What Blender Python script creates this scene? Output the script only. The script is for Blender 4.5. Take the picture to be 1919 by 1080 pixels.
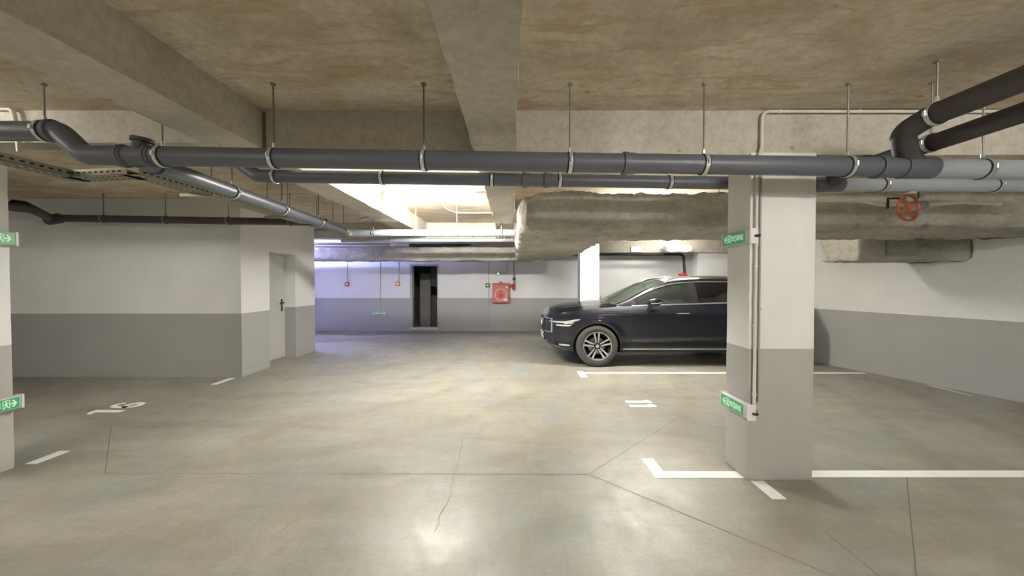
import bpy, bmesh, math, random
from mathutils import Vector, Matrix, noise
random.seed(7)
for o in list(bpy.data.objects): bpy.data.objects.remove(o)
C = bpy.context.scene
COL = C.collection
PI = math.pi

# ------------------------------------------------------------------ camera
FPX = 693.0
CAMH = 1.51
PITCH = -math.atan(13.0/FPX)
cam_d = bpy.data.cameras.new('camera'); cam = bpy.data.objects.new('camera', cam_d); COL.objects.link(cam)
cam.location = (0, 0, CAMH); cam.rotation_euler = (PI/2+PITCH, 0, 0)
cam_d.sensor_width = 36; cam_d.lens = 36*FPX/1919.0; cam_d.clip_start = .05
C.camera = cam

# ------------------------------------------------------------------ world, exposure
w = bpy.data.worlds.new('world'); C.world = w; w.use_nodes = True
w.node_tree.nodes['Background'].inputs[0].default_value = (.75, .8, 1, 1)
w.node_tree.nodes['Background'].inputs[1].default_value = .15
C.view_settings.view_transform = 'Standard'; C.view_settings.look = 'None'
C.view_settings.gamma = 1; C.view_settings.use_curve_mapping = False
C.view_settings.exposure = 1.5

# lamps of the garage, some added as fill: (x, y, z of diffuser, length, axis, colour, strength)
LAMP_CEIL = 2.79
WARM = (1.0, .98, .91); NEUT = (1.0, .99, .93); COOL = (.42, .45, 1.0)

def at(x, y, Y):
    """pixel of the photograph -> point at depth Y in the garage"""
    a = (x-959.5)/FPX; b = (540-y)/FPX
    dy = math.cos(PITCH) - b*math.sin(PITCH); dz = math.sin(PITCH) + b*math.cos(PITCH)
    t = Y/dy
    return Vector((a*t, Y, CAMH+dz*t))

# ------------------------------------------------------------------ materials
def nodes(name):
    m = bpy.data.materials.new(name); m.use_nodes = True
    nt = m.node_tree; b = nt.nodes['Principled BSDF']
    return m, nt, b
def rgba(c): return (c[0], c[1], c[2], 1)
def mat(name, col, rough=.5, metal=0, var=.06, scale=30, bump=0, **kw):
    m, nt, b = nodes(name)
    tc = nt.nodes.new('ShaderNodeTexCoord'); n = nt.nodes.new('ShaderNodeTexNoise')
    n.inputs['Scale'].default_value = scale; n.inputs['Detail'].default_value = 4
    nt.links.new(tc.outputs['Object'], n.inputs['Vector'])
    mr = nt.nodes.new('ShaderNodeMapRange'); mr.inputs['To Min'].default_value = 1-var; mr.inputs['To Max'].default_value = 1+var
    nt.links.new(n.outputs['Fac'], mr.inputs['Value'])
    mx = nt.nodes.new('ShaderNodeVectorMath'); mx.operation = 'SCALE'; mx.inputs[0].default_value = col[:3]
    nt.links.new(mr.outputs['Result'], mx.inputs['Scale'])
    nt.links.new(mx.outputs['Vector'], b.inputs['Base Color'])
    b.inputs['Roughness'].default_value = rough; b.inputs['Metallic'].default_value = metal
    if bump:
        bp = nt.nodes.new('ShaderNodeBump'); bp.inputs['Strength'].default_value = bump; bp.inputs['Distance'].default_value = .01
        nt.links.new(n.outputs['Fac'], bp.inputs['Height']); nt.links.new(bp.outputs['Normal'], b.inputs['Normal'])
    for k, v in kw.items(): b.inputs[k.replace('_', ' ')].default_value = v
    return m
def emit(name, col, s):
    m, nt, b = nodes(name)
    b.inputs['Base Color'].default_value = rgba(col); b.inputs['Emission Color'].default_value = rgba(col)
    b.inputs['Emission Strength'].default_value = s
    return m
def ramp(nt, fac, stops):
    r = nt.nodes.new('ShaderNodeValToRGB'); e = r.color_ramp.elements
    while len(e) < len(stops): e.new(.5)
    for i, (p, c) in enumerate(stops): e[i].position = p; e[i].color = rgba(c)
    nt.links.new(fac, r.inputs['Fac']); return r.outputs['Color']
def noise_tex(nt, scale, detail=5, vec_scale=(1,1,1), rough=.55, dist=0, rot=0):
    tc = nt.nodes.new('ShaderNodeTexCoord'); mp = nt.nodes.new('ShaderNodeMapping')
    mp.inputs['Scale'].default_value = vec_scale; mp.inputs['Rotation'].default_value = (0, 0, rot)
    n = nt.nodes.new('ShaderNodeTexNoise'); n.inputs['Scale'].default_value = scale; n.inputs['Detail'].default_value = detail
    n.inputs['Roughness'].default_value = rough; n.inputs['Distortion'].default_value = dist
    nt.links.new(tc.outputs['Object'], mp.inputs['Vector']); nt.links.new(mp.outputs['Vector'], n.inputs['Vector'])
    return n.outputs['Fac']
def mix(nt, fac, a, b, mode='MIX'):
    n = nt.nodes.new('ShaderNodeMix'); n.data_type = 'RGBA'; n.blend_type = mode
    for sock, v in ((n.inputs['Factor'], fac), (n.inputs['A'] if False else n.inputs[6], a), (n.inputs[7], b)):
        if hasattr(v, 'is_linked'): nt.links.new(v, sock)
        elif isinstance(v, (int, float)): sock.default_value = v
        else: sock.default_value = rgba(v)
    return n.outputs[2]
def bump(nt, b, h, s, d=.01):
    bp = nt.nodes.new('ShaderNodeBump'); bp.inputs['Strength'].default_value = s; bp.inputs['Distance'].default_value = d
    nt.links.new(h, bp.inputs['Height']); nt.links.new(bp.outputs['Normal'], b.inputs['Normal'])

def concrete(name, base, dark, light, stain=None, stain_amt=.5, sc=1.2, vs=(1,1,1), bs=.35, rough=.9, bd=.012, bsc=18):
    m, nt, b = nodes(name)
    a = ramp(nt, noise_tex(nt, sc, 6, vs, .6, .6), [(.3, dark), (.5, base), (.7, light)])
    fine = ramp(nt, noise_tex(nt, 22, 5, (1,1,1), .7), [(.3, (.78,.77,.75)), (.6, (1.08,1.08,1.08))])
    c = mix(nt, .8, a, fine, 'MULTIPLY')
    if stain:
        f = ramp(nt, noise_tex(nt, sc*1.9, 8, (vs[0]*.6, vs[1]*1.6, 1), .7, 1.6, .5), [(.50, (0,0,0)), (.62, (stain_amt,)*3)])
        c = mix(nt, f, c, stain)
    pit = ramp(nt, noise_tex(nt, 9, 3, (1,1,1), .5), [(.25, (.55,.52,.47)), (.30, (1,1,1))])
    c = mix(nt, .8, c, pit, 'MULTIPLY')
    nt.links.new(c, b.inputs['Base Color']); b.inputs['Roughness'].default_value = rough
    bump(nt, b, noise_tex(nt, bsc, 8, (1,1,1), .7), bs, bd)
    return m

M = {}
M['ceiling'] = concrete('ceiling_concrete', (.66,.575,.45), (.47,.395,.29), (.77,.69,.56), (.50,.34,.18), .65, 1.5, (1,1.7,1), .55)
M['beam'] = concrete('beam_concrete', (.56,.52,.445), (.45,.41,.34), (.64,.60,.52), None, 0, 1.0, (1,1,1), .35)
M['duct'] = concrete('duct_plaster', (.60,.57,.50), (.45,.43,.36), (.70,.68,.61), (.68,.67,.60), .5, 2.2, (1,1,1), 1.0, bd=.06, bsc=11)
def two_tone(name, white, grey, h=1.0):
    m, nt, b = nodes(name)
    tc = nt.nodes.new('ShaderNodeTexCoord'); sp = nt.nodes.new('ShaderNodeSeparateXYZ'); nt.links.new(tc.outputs['Object'], sp.inputs[0])
    gt = nt.nodes.new('ShaderNodeMath'); gt.operation = 'GREATER_THAN'; gt.inputs[1].default_value = h
    nt.links.new(sp.outputs['Z'], gt.inputs[0])
    c = mix(nt, gt.outputs[0], grey, white)
    f = ramp(nt, noise_tex(nt, 2.2, 4), [(.3, (.94,.94,.94)), (.7, (1.03,1.03,1.03))])
    c = mix(nt, .8, c, f, 'MULTIPLY')
    spk = ramp(nt, noise_tex(nt, 13, 2), [(.20, (.7,.68,.64)), (.235, (1,1,1))])
    c = mix(nt, .8, c, spk, 'MULTIPLY')
    nt.links.new(c, b.inputs['Base Color']); b.inputs['Roughness'].default_value = .75
    bump(nt, b, noise_tex(nt, 60, 4, (1,1,1), .6), .25, .004)
    return m
M['wall'] = two_tone('two_tone_wall_paint', (.80,.80,.80), (.40,.40,.39))
M['pillar'] = two_tone('two_tone_pillar_paint', (.82,.82,.80), (.45,.445,.42))
def floor_mat():
    m, nt, b = nodes('polished_concrete')
    a = ramp(nt, noise_tex(nt, .55, 6, (1,1.3,1), .62, .8, .4), [(.3, (.245,.232,.192)), (.5, (.305,.295,.25)), (.7, (.375,.365,.312))])
    g = ramp(nt, noise_tex(nt, .9, 7, (1,.8,1), .68, 1.2, 1.1), [(.46, (0,0,0)), (.66, (.85,.85,.85))])
    c = mix(nt, g, a, (.28,.297,.283))
    s = ramp(nt, noise_tex(nt, 1.7, 8, (.45,2.2,1), .74, .6, -.5), [(.32, (.85,.83,.80)), (.64, (1.06,1.06,1.06))])
    c = mix(nt, .9, c, s, 'MULTIPLY')
    s = ramp(nt, noise_tex(nt, 5.5, 8, (2.0,.6,1), .76, .9, .7), [(.34, (.92,.915,.90)), (.60, (1.03,1.03,1.03))])
    c = mix(nt, .9, c, s, 'MULTIPLY')
    f = ramp(nt, noise_tex(nt, 45, 6, (1,1,1), .75), [(.3, (.86,.86,.85)), (.65, (1.07,1.07,1.07))])
    c = mix(nt, .9, c, f, 'MULTIPLY')
    # faint curved tyre marks
    tc = nt.nodes.new('ShaderNodeTexCoord'); mp = nt.nodes.new('ShaderNodeMapping'); mp.inputs['Location'].default_value = (3.4, -7.2, 0)
    nt.links.new(tc.outputs['Object'], mp.inputs['Vector'])
    wv = nt.nodes.new('ShaderNodeTexWave'); wv.wave_type = 'RINGS'; wv.rings_direction = 'Z'; wv.inputs['Scale'].default_value = .33
    wv.inputs['Distortion'].default_value = 1.2; wv.inputs['Detail'].default_value = 3; wv.inputs['Detail Scale'].default_value = 1.5
    nt.links.new(mp.outputs['Vector'], wv.inputs['Vector'])
    wr = ramp(nt, wv.outputs['Fac'], [(.80, (1,1,1)), (.97, (.90,.885,.86))])
    c = mix(nt, .8, c, wr, 'MULTIPLY')
    nt.links.new(c, b.inputs['Base Color'])
    r = nt.nodes.new('ShaderNodeMapRange'); r.inputs['From Min'].default_value = .3; r.inputs['From Max'].default_value = .7
    r.inputs['To Min'].default_value = .30; r.inputs['To Max'].default_value = .50
    nt.links.new(noise_tex(nt, 3.2, 7, (1,1,1), .7, .6), r.inputs['Value']); nt.links.new(r.outputs[0], b.inputs['Roughness'])
    b.inputs['Specular IOR Level'].default_value = .36
    bump(nt, b, noise_tex(nt, 5, 9, (1,1,1), .72), .22, .012)
    return m
M['floor'] = floor_mat()
M['joint'] = mat('joint_dark', (.17,.15,.125), .9)
M['paint'] = mat('white_floor_paint', (.86,.86,.84), .6, var=.12, scale=9)
M['worn'] = mat('faded_floor_paint', (.60,.60,.57), .6, var=.2, scale=14)
M['pvc'] = mat('grey_pvc_pipe', (.125,.13,.155), .42, var=.12, scale=6)
M['pvc_dark'] = mat('dark_grey_pipe', (.075,.062,.062), .6, var=.2, scale=8)
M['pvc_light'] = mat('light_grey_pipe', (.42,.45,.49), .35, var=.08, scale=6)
M['galv'] = mat('galvanised_steel', (.72,.73,.74), .38, .7, var=.15, scale=40)
M['rod'] = mat('threaded_rod_steel', (.30,.29,.26), .5, .7, var=.2, scale=60)
M['rubber'] = mat('black_rubber', (.02,.02,.02), .7)
M['conduit'] = mat('white_conduit', (.74,.72,.66), .45)
M['conduit_grey'] = mat('grey_conduit', (.38,.38,.37), .5)
M['tray'] = mat('galvanised_tray', (.36,.34,.27), .55, .4, var=.2, scale=12)
M['hole'] = mat('punched_slot', (.015,.015,.012), .9)
M['door'] = mat('grey_door_paint', (.52,.52,.49), .5, var=.04, scale=3)
M['black'] = mat('black_plastic', (.012,.012,.012), .4)
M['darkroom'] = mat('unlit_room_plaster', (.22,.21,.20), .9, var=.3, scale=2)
M['white'] = mat('white_plastic', (.80,.80,.79), .4)
M['housing'] = mat('grey_housing', (.55,.56,.55), .4)
M['green'] = None
M['red'] = mat('red_enamel', (.50,.035,.04), .4, var=.1, scale=10)
M['redpale'] = mat('faded_red_enamel', (.55,.16,.13), .5, var=.1, scale=10)
M['orange'] = mat('orange_plastic', (.75,.32,.06), .4)
M['wheelred'] = mat('red_handwheel', (.55,.13,.07), .5, var=.25, scale=20)
def green_sign():
    m, nt, b = nodes('green_lit_sign')
    b.inputs['Base Color'].default_value = (.05,.28,.11,1); b.inputs['Emission Color'].default_value = (.06,.42,.16,1)
    b.inputs['Emission Strength'].default_value = .10; b.inputs['Roughness'].default_value = .3
    return m
M['green'] = green_sign()
M['glyph'] = emit('lit_white_glyph', (.62,.80,.66), .10)
M['led'] = emit('green_led', (.1,1,.35), 6)
# car
def car_paint():
    m, nt, b = nodes('dark_blue_car_paint')
    b.inputs['Base Color'].default_value = (.012,.013,.021,1); b.inputs['Metallic'].default_value = .5
    b.inputs['Roughness'].default_value = .32; b.inputs['Coat Weight'].default_value = 1; b.inputs['Coat Roughness'].default_value = .06
    v = nt.nodes.new('ShaderNodeTexVoronoi'); v.inputs['Scale'].default_value = 900
    tc = nt.nodes.new('ShaderNodeTexCoord'); nt.links.new(tc.outputs['Object'], v.inputs['Vector'])
    c = ramp(nt, v.outputs['Distance'], [(0, (.022,.024,.045)), (1, (.006,.007,.015))]); nt.links.new(c, b.inputs['Base Color'])
    return m
M['carpaint'] = car_paint()
M['chrome'] = mat('bright_trim', (.88,.88,.89), .32, 1, var=.02)
M['tyre'] = mat('tyre_rubber', (.075,.073,.068), .75, var=.2, scale=12)
M['rimdark'] = mat('black_rim', (.02,.02,.02), .35)
M['rimbright'] = mat('machined_rim', (.80,.80,.80), .3, .85, var=.03)
M['interior'] = mat('dark_cabin', (.02,.02,.022), .8)
M['seat'] = mat('seat_leather', (.07,.065,.06), .55)
M['headlight'] = mat('headlight_lens', (.80,.82,.85), .12, .3, var=.03, Coat_Weight=1.0)
def glass(name, tint, alpha):
    m, nt, b = nodes(name)
    b.inputs['Base Color'].default_value = rgba(tint); b.inputs['Roughness'].default_value = .03
    b.inputs['Alpha'].default_value = alpha; b.inputs['Coat Weight'].default_value = .6; b.inputs['Coat Roughness'].default_value = .02
    return m
M['glass'] = glass('tinted_car_glass', (.03,.035,.03), .60)
M['windshield'] = glass('green_windscreen_glass', (.11,.14,.11), .42)
M['privacy'] = glass('privacy_glass', (.006,.006,.008), .93)
M['plate'] = mat('number_plate', (.80,.80,.80), .4)

# ------------------------------------------------------------------ object helpers
def tag(o, label=None, cat=None, group=None, kind=None):
    if label: o['label'] = label
    if cat: o['category'] = cat
    if group: o['group'] = group
    if kind: o['kind'] = kind
    return o
def empty(name, loc=(0,0,0), rz=0, parent=None):
    o = bpy.data.objects.new(name, None); COL.objects.link(o); o.location = loc; o.rotation_euler = (0,0,rz)
    o.empty_display_size = .1
    if parent: o.parent = parent
    return o
def build(name, bm, m, parent=None, smooth=False, sharp=40, loc=None, origin=None):
    me = bpy.data.meshes.new(name)
    bmesh.ops.recalc_face_normals(bm, faces=bm.faces[:])
    if origin is not None:
        bmesh.ops.translate(bm, verts=bm.verts[:], vec=-Vector(origin))
    bm.to_mesh(me); bm.free()
    for mm in (m if isinstance(m, (list, tuple)) else [m]): me.materials.append(mm)
    if smooth:
        me.polygons.foreach_set('use_smooth', [True]*len(me.polygons)); me.set_sharp_from_angle(angle=math.radians(sharp))
    o = bpy.data.objects.new(name, me); COL.objects.link(o)
    if parent: o.parent = parent
    if origin is not None: o.location = origin
    if loc: o.location = loc
    return o
def copy_tree(o, parent=None):
    c = o.copy(); COL.objects.link(c); c.parent = parent
    for ch in list(o.children): copy_tree(ch, c)
    return c
def NB(): return bmesh.new()
def box(bm, x0, x1, y0, y1, z0, z1, bev=0, mi=0, rot=None):
    r = bmesh.ops.create_cube(bm, size=1)
    vs = r['verts']
    for v in vs:
        v.co = Vector((x0 if v.co.x < 0 else x1, y0 if v.co.y < 0 else y1, z0 if v.co.z < 0 else z1))
    fs = set(f for v in vs for f in v.link_faces)
    if bev:
        es = list(set(e for v in vs for e in v.link_edges))
        rr = bmesh.ops.bevel(bm, geom=es, offset=bev, segments=2, affect='EDGES', profile=.5)
        fs = set(rr['faces']) | set(f for f in fs if f.is_valid); vs = list(set(v for f in fs for v in f.verts))
    for f in fs: f.material_index = mi
    if rot: bmesh.ops.transform(bm, matrix=rot, verts=vs)
    return vs
def fillet(pts, rad, n=6):
    pts = [Vector(p) for p in pts]
    if len(pts) < 3: return pts
    out = [pts[0]]
    for i in range(1, len(pts)-1):
        p, a, b = pts[i], pts[i-1], pts[i+1]
        da, db = (a-p), (b-p); ang = da.angle(db)
        if ang > PI-.03: out.append(p); continue
        t = min(rad/math.tan(ang/2), da.length*.49, db.length*.49)
        s, e = p+da.normalized()*t, p+db.normalized()*t
        for k in range(n+1):
            u = k/n; out.append(s*(1-u)**2 + p*2*u*(1-u) + e*u*u)
    out.append(pts[-1]); return out
def tube(bm, pts, r, seg=16, cap=True, mi=0, closed=False):
    pts = [Vector(p) for p in pts]; n = len(pts); rings = []
    up = None
    for i in range(n):
        if closed: t = (pts[(i+1) % n]-pts[i-1]).normalized()
        elif i == 0: t = (pts[1]-pts[0]).normalized()
        elif i == n-1: t = (pts[-1]-pts[-2]).normalized()
        else: t = ((pts[i+1]-pts[i]).normalized()+(pts[i]-pts[i-1]).normalized()).normalized()
        if up is None:
            up = Vector((0,0,1)) if abs(t.z) < .9 else Vector((1,0,0))
        up = (up - t*up.dot(t)).normalized(); sd = t.cross(up)
        rr = r[i] if isinstance(r, (list, tuple)) else r
        rings.append([bm.verts.new(pts[i]+(up*math.cos(2*PI*k/seg)+sd*math.sin(2*PI*k/seg))*rr) for k in range(seg)])
    for i in range(n if closed else n-1):
        A, B = rings[i], rings[(i+1) % n]
        for k in range(seg):
            f = bm.faces.new((A[k], A[(k+1) % seg], B[(k+1) % seg], B[k])); f.material_index = mi
    if cap and not closed:
        for R_, s in ((rings[0], -1), (rings[-1], 1)):
            f = bm.faces.new(R_ if s > 0 else R_[::-1]); f.material_index = mi
    return rings
def prism(bm, poly, z0, z1, mi=0):
    lo = [bm.verts.new((x, y, z0)) for x, y in poly]; hi = [bm.verts.new((x, y, z1)) for x, y in poly]
    n = len(poly)
    fs = [bm.faces.new(lo[::-1]), bm.faces.new(hi)]
    for i in range(n): fs.append(bm.faces.new((lo[i], lo[(i+1) % n], hi[(i+1) % n], hi[i])))
    for f in fs: f.material_index = mi
def lathe(bm, prof, seg=48, mi=0, close=False):
    """profile (r, y) spun about the y axis"""
    rings = []
    for r, y in prof:
        rings.append([bm.verts.new((r*math.cos(2*PI*k/seg), y, r*math.sin(2*PI*k/seg))) for k in range(seg)])
    n = len(prof)
    for i in range(n if close else n-1):
        A, B = rings[i], rings[(i+1) % n]
        for k in range(seg):
            f = bm.faces.new((A[k], A[(k+1) % seg], B[(k+1) % seg], B[k])); f.material_index = mi
def text_bm(s, size, offset=0, extrude=.001, bevel=0, space=1.0):
    cu = bpy.data.curves.new('lettering_curve', 'FONT'); cu.body = s; cu.size = size; cu.offset = offset; cu.extrude = extrude
    cu.align_x = 'CENTER'; cu.align_y = 'CENTER'; cu.space_character = space
    ob = bpy.data.objects.new('lettering_source', cu); COL.objects.link(ob)
    dg = bpy.context.evaluated_depsgraph_get(); me = bpy.data.meshes.new_from_object(ob.evaluated_get(dg))
    bm = bmesh.new(); bm.from_mesh(me)
    bpy.data.objects.remove(ob); bpy.data.curves.remove(cu); bpy.data.meshes.remove(me)
    return bm
def jitter_edges(bm, cell, amp, freq=3.0):
    """cut a mesh into cells and roughen it like cast concrete"""
    axes = [(Vector((1,0,0)), 0), (Vector((0,1,0)), 1), (Vector((0,0,1)), 2)]
    for n, i in axes:
        lo = min(v.co[i] for v in bm.verts); hi = max(v.co[i] for v in bm.verts)
        k = int((hi-lo)/cell)
        for j in range(1, k):
            p = Vector((0,0,0)); p[i] = lo+(hi-lo)*j/k
            bmesh.ops.bisect_plane(bm, geom=bm.verts[:]+bm.edges[:]+bm.faces[:], plane_co=p, plane_no=n)
    for v in bm.verts:
        d = noise.noise_vector(v.co*freq) + noise.noise_vector(v.co*freq*3.7)*.6
        v.co += d*amp

# ------------------------------------------------------------------ the setting
CE = 2.79
def struct(name, bm, m, parent=None, label=None, cat=None, **k):
    o = build(name, bm, m, parent, **k)
    if not parent: tag(o, label, cat, kind='structure')
    return o
bm = NB(); box(bm, -9, 9.6, -4.4, 14, -.2, 0)
floor = struct('floor', bm, M['floor'], label='polished beige grey concrete garage floor with saw-cut joints', cat='floor')
bm = NB(); box(bm, -9, 9.6, -4.4, 14, CE, CE+.2)
struct('ceiling', bm, M['ceiling'], label='brown stained raw concrete garage ceiling slab', cat='ceiling')
# far wall with its doorway
FY = 11.13
dx0, dx1 = at(772, 560, FY).x, at(820, 560, FY).x
dzt = at(800, 498.5, FY).z; dzb = .12
bm = NB()
box(bm, -9, dx0, FY, FY+.25, 0, CE); box(bm, dx1, 9.6, FY, FY+.25, 0, CE)
box(bm, dx0, dx1, FY, FY+.25, dzt, CE); box(bm, dx0, dx1, FY, FY+.25, 0, dzb)
struct('wall_far', bm, M['wall'], label='far white wall with grey lower half, red hose cabinet and dark doorway', cat='wall')
# unlit room behind the doorway
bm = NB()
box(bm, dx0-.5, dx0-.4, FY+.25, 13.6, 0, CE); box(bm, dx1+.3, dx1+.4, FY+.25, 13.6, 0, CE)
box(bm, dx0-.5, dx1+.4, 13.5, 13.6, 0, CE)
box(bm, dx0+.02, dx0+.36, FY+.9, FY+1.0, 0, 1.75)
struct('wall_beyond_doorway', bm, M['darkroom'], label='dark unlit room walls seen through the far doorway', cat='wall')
bm = NB()
box(bm, dx0-.05, dx0+.02, FY-.02, FY+.1, dzb, dzt+.05); box(bm, dx1-.01, dx1+.02, FY-.02, FY+.1, dzb, dzt+.05)
box(bm, dx0+.02, dx1-.01, FY-.02, FY+.1, dzt, dzt+.05)
d2 = struct('door_2', bm, M['conduit_grey'], label='open doorway in the far wall with a thin grey frame and dark room behind', cat='doorway')
bm = NB(); box(bm, dx0-.02, dx1+.02, FY-.05, FY+.1, dzb-.06, dzb); build('threshold', bm, M['housing'], d2)
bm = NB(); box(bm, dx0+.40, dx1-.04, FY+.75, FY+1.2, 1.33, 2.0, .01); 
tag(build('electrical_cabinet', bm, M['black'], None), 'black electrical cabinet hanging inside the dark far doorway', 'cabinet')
# left block, with a recessed door and a step in its side
LBX = -4.243; LBY = 5.79; RX = -4.478
bm = NB()
prism(bm, [(-9, LBY), (LBX, LBY), (LBX, 6.47), (RX, 6.47), (RX, 7.24), (LBX, 7.24), (LBX, 7.95), (-9, 7.95)], 0, CE)
# lintel over the door recess
box(bm, RX-.02, LBX, 6.47, 7.24, 2.02, CE)
struct('wall_left', bm, M['wall'], label='white and grey painted wall block on the left with a recessed grey door in its side', cat='wall')
bm = NB(); box(bm, RX, RX+.03, 6.48, 7.23, .04, 2.02, .004)
d1 = struct('door_1', bm, M['door'], label='plain grey metal door recessed in the side of the left wall block', cat='door')
bm = NB(); box(bm, RX+.03, RX+.04, 7.11, 7.15, .93, 1.16, .003)
tube(bm, [(RX+.03, 7.13, 1.09), (RX+.085, 7.13, 1.09), (RX+.085, 7.01, 1.09)], .011, 10)
build('door_handle', bm, M['black'], d1, smooth=True)
# outer left, back and right walls
bm = NB(); box(bm, -9.2, -9, -4.4, 14, 0, CE); struct('wall_left_outer', bm, M['wall'], label='outermost left garage wall', cat='wall')
bm = NB(); box(bm, -9, 9.6, -4.6, -4.4, 0, CE); struct('wall_back', bm, M['wall'], label='back garage wall behind the viewer', cat='wall')
def wallx(Y): return 5.63-.313*(Y-6.85)
bm = NB(); prism(bm, [(wallx(-4.4), -4.4), (wallx(-4.4)+.4, -4.4), (wallx(8.2)+1.2, 8.2), (wallx(8.2), 8.2)], 0, CE)
box(bm, 7.2, 7.4, 8.2, 11.13, 0, CE)
struct('wall_right', bm, M['wall'], label='slanted white and grey wall on the right behind the pillar', cat='wall')
# pilaster by the right end of the far wall
p0 = at(1307, 500, 10.68)
bm = NB(); box(bm, p0.x, 7.2, 10.68, FY, 0, CE)
struct('pilaster', bm, M['wall'], label='white pilaster standing out from the far wall behind the car roof', cat='pillar')
# pillars
PX0, PX1, PY0, PY1 = 1.782, 2.275, 2.776, 3.065
bm = NB(); box(bm, PX0, PX1, PY0, PY1, 0, 2.47, .006); jitter_edges(bm, .12, .0018, 9)
struct('pillar', bm, M['pillar'], label='large white and grey pillar right of centre carrying two green exit signs', cat='pillar', smooth=True)
LPX = -4.02
bm = NB(); box(bm, LPX-.5, LPX, 2.68, 2.965, 0, 2.47, .006); jitter_edges(bm, .12, .0018, 9)
struct('pillar', bm, M['pillar'], label='pillar cut by the left edge of the photo with two green exit signs', cat='pillar', smooth=True)
cx0, cx1 = at(1087, 520, 8.25).x, at(1123, 520, 8.25).x
bm = NB(); box(bm, cx0, cx1, 8.25, 8.55, 0, 2.46, .005)
struct('pillar', bm, M['pillar'], label='brightly lit white pillar rising behind the car bonnet', cat='pillar')
# beams
def beam(x0, x1, y0, y1, z0, label, amp=.006):
    bm = NB(); box(bm, x0, x1, y0, y1, z0, CE); jitter_edges(bm, .11, amp, 6)
    for v in bm.verts:
        if v.co.z > CE-.03: v.co.z = CE+.01
    return struct('ceiling_beam', bm, M['beam'], label=label, cat='beam', smooth=True, sharp=50)
beam(-9, -1.9, 2.80, 2.96, 2.55, 'concrete cross beam above the left pillar, left of the wide diagonal beam', .003)
beam(-1.87, 9.5, 2.80, 3.10, 2.46, 'long concrete cross beam running across above the grey drain pipes', .003)
beam(-.285, .03, -4.4, 8.14, 2.475, 'concrete ceiling beam running straight away at the centre of the photo', .011)
beam(-2.21, -1.868, -4.4, 8.14, 2.50, 'wide concrete ceiling beam running away diagonally on the left', .005)
beam(-9, 7, 8.14, 8.5, 2.46, 'second concrete cross beam behind the bright lamp', .003)
beam(-9, 7.2, 10.61, 10.67, 2.33, 'low concrete beam in front of the far wall', .003)
bm = NB(); box(bm, -1.868, -1.848, 2.786, 2.80, 2.50, 2.775); build('beam_gap', bm, M['joint'], bpy.data.objects['ceiling_beam.001'])
# saw-cut joints and a crack in the floor
def strip(bm, a, b, wd, z=.0012, mi=0):
    a, b = Vector((a[0], a[1])), Vector((b[0], b[1])); d = (b-a).normalized(); n = Vector((-d.y, d.x))*wd/2
    q = [a+n, a-n, b-n, b+n]
    f = bm.faces.new([bm.verts.new((p.x, p.y, z)) for p in q]); f.material_index = mi
def joint(pts, wd):
    bm = NB()
    for a, b in zip(pts[:-1], pts[1:]): strip(bm, a, b, wd)
    return build('floor_joint', bm, M['joint'], floor)
joint([(-3.19,2.87), (.60,2.86)], .004)
joint([(1.84,4.06), (.60,2.86), (1.86,1.66)], .005)
joint([(1.84,4.06), (3.07,2.85), (1.86,1.66)], .006)
joint([(-4.15,3.80), (-3.19,2.87)], .005)
joint([(1.88,2.2), (1.88,1.66)], .005)
cr = []
for x, y in ((871,812), (862,850), (858,880), (850,893), (846,915), (838,945), (826,962), (822,985), (812,1000)):
    p = at(x, y, 1); t = CAMH/(CAMH-p.z); cr.append((p.x*t, t))
bm = NB()
for a, b in zip(cr[:-1], cr[1:]):
    n = 4
    prev = a
    for k in range(1, n+1):
        q = (a[0]+(b[0]-a[0])*k/n+random.uniform(-.008,.008), a[1]+(b[1]-a[1])*k/n)
        strip(bm, prev, q, .0035); prev = q
build('floor_crack', bm, M['joint'], floor)

# ------------------------------------------------------------------ painted bay markings
def paint(name, quads, label, m='paint', group=None):
    bm = NB()
    for q in quads: 
        f = bm.faces.new([bm.verts.new((x, y, .0022)) for x, y in q])
    r = bmesh.ops.extrude_face_region(bm, geom=bm.faces[:])
    for v in [g for g in r['geom'] if isinstance(g, bmesh.types.BMVert)]: v.co.z = .0006
    return tag(build(name, bm, M[m]), label, 'road marking', group)
def rect(x0, x1, y0, y1): return [(x0,y0), (x1,y0), (x1,y1), (x0,y1)]
def ground(x, y):
    p = at(x, y, 1); t = CAMH/(CAMH-p.z); return (p.x*t, t)
yl = ground(1300, 890)[1]
paint('painted_line', [rect(1.20, PX0-.002, yl-.05, yl+.05)], 'white bay line between the corner mark and the large pillar')
paint('painted_line', [rect(PX1+.004, 6.7, yl-.04, yl+.06)], 'long white bay line running right from the large pillar')
paint('painted_line', [rect(1.10, 1.20, yl-.05, yl+.26)], 'short white corner stub left of the large pillar')
paint('painted_line', [rect(1.80, 1.90, 2.53, 2.765)], 'short white stub at the front foot of the large pillar')
yf = ground(1300, 699.5)[1]
paint('painted_line', [rect(1.19, 5.78, yf-.05, yf+.05)], 'white bay line on the floor along the side of the parked car')
paint('painted_line', [rect(1.08, 1.19, yf-.28, yf+.12)], 'short white stub at the car end of the bay line below the front wheel')
paint('painted_line', [rect(-4.40, -4.30, 5.36, 5.72)], 'short white stub by the corner of the left wall block')
paint('painted_line', [rect(-4.02, -3.92, 3.02, 3.26)], 'short white stub behind the pillar at the left edge')
e = paint('painted_number', [rect(1.42, 1.74, 4.40, 4.48), rect(1.42, 1.74, 4.55, 4.63), [(1.66,4.63),(1.74,4.63),(1.70,4.66),(1.66,4.66)], [(1.66,4.48),(1.74,4.48),(1.70,4.51),(1.66,4.51)]], 'white bay number 11 painted on the floor left of the large pillar')
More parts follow.
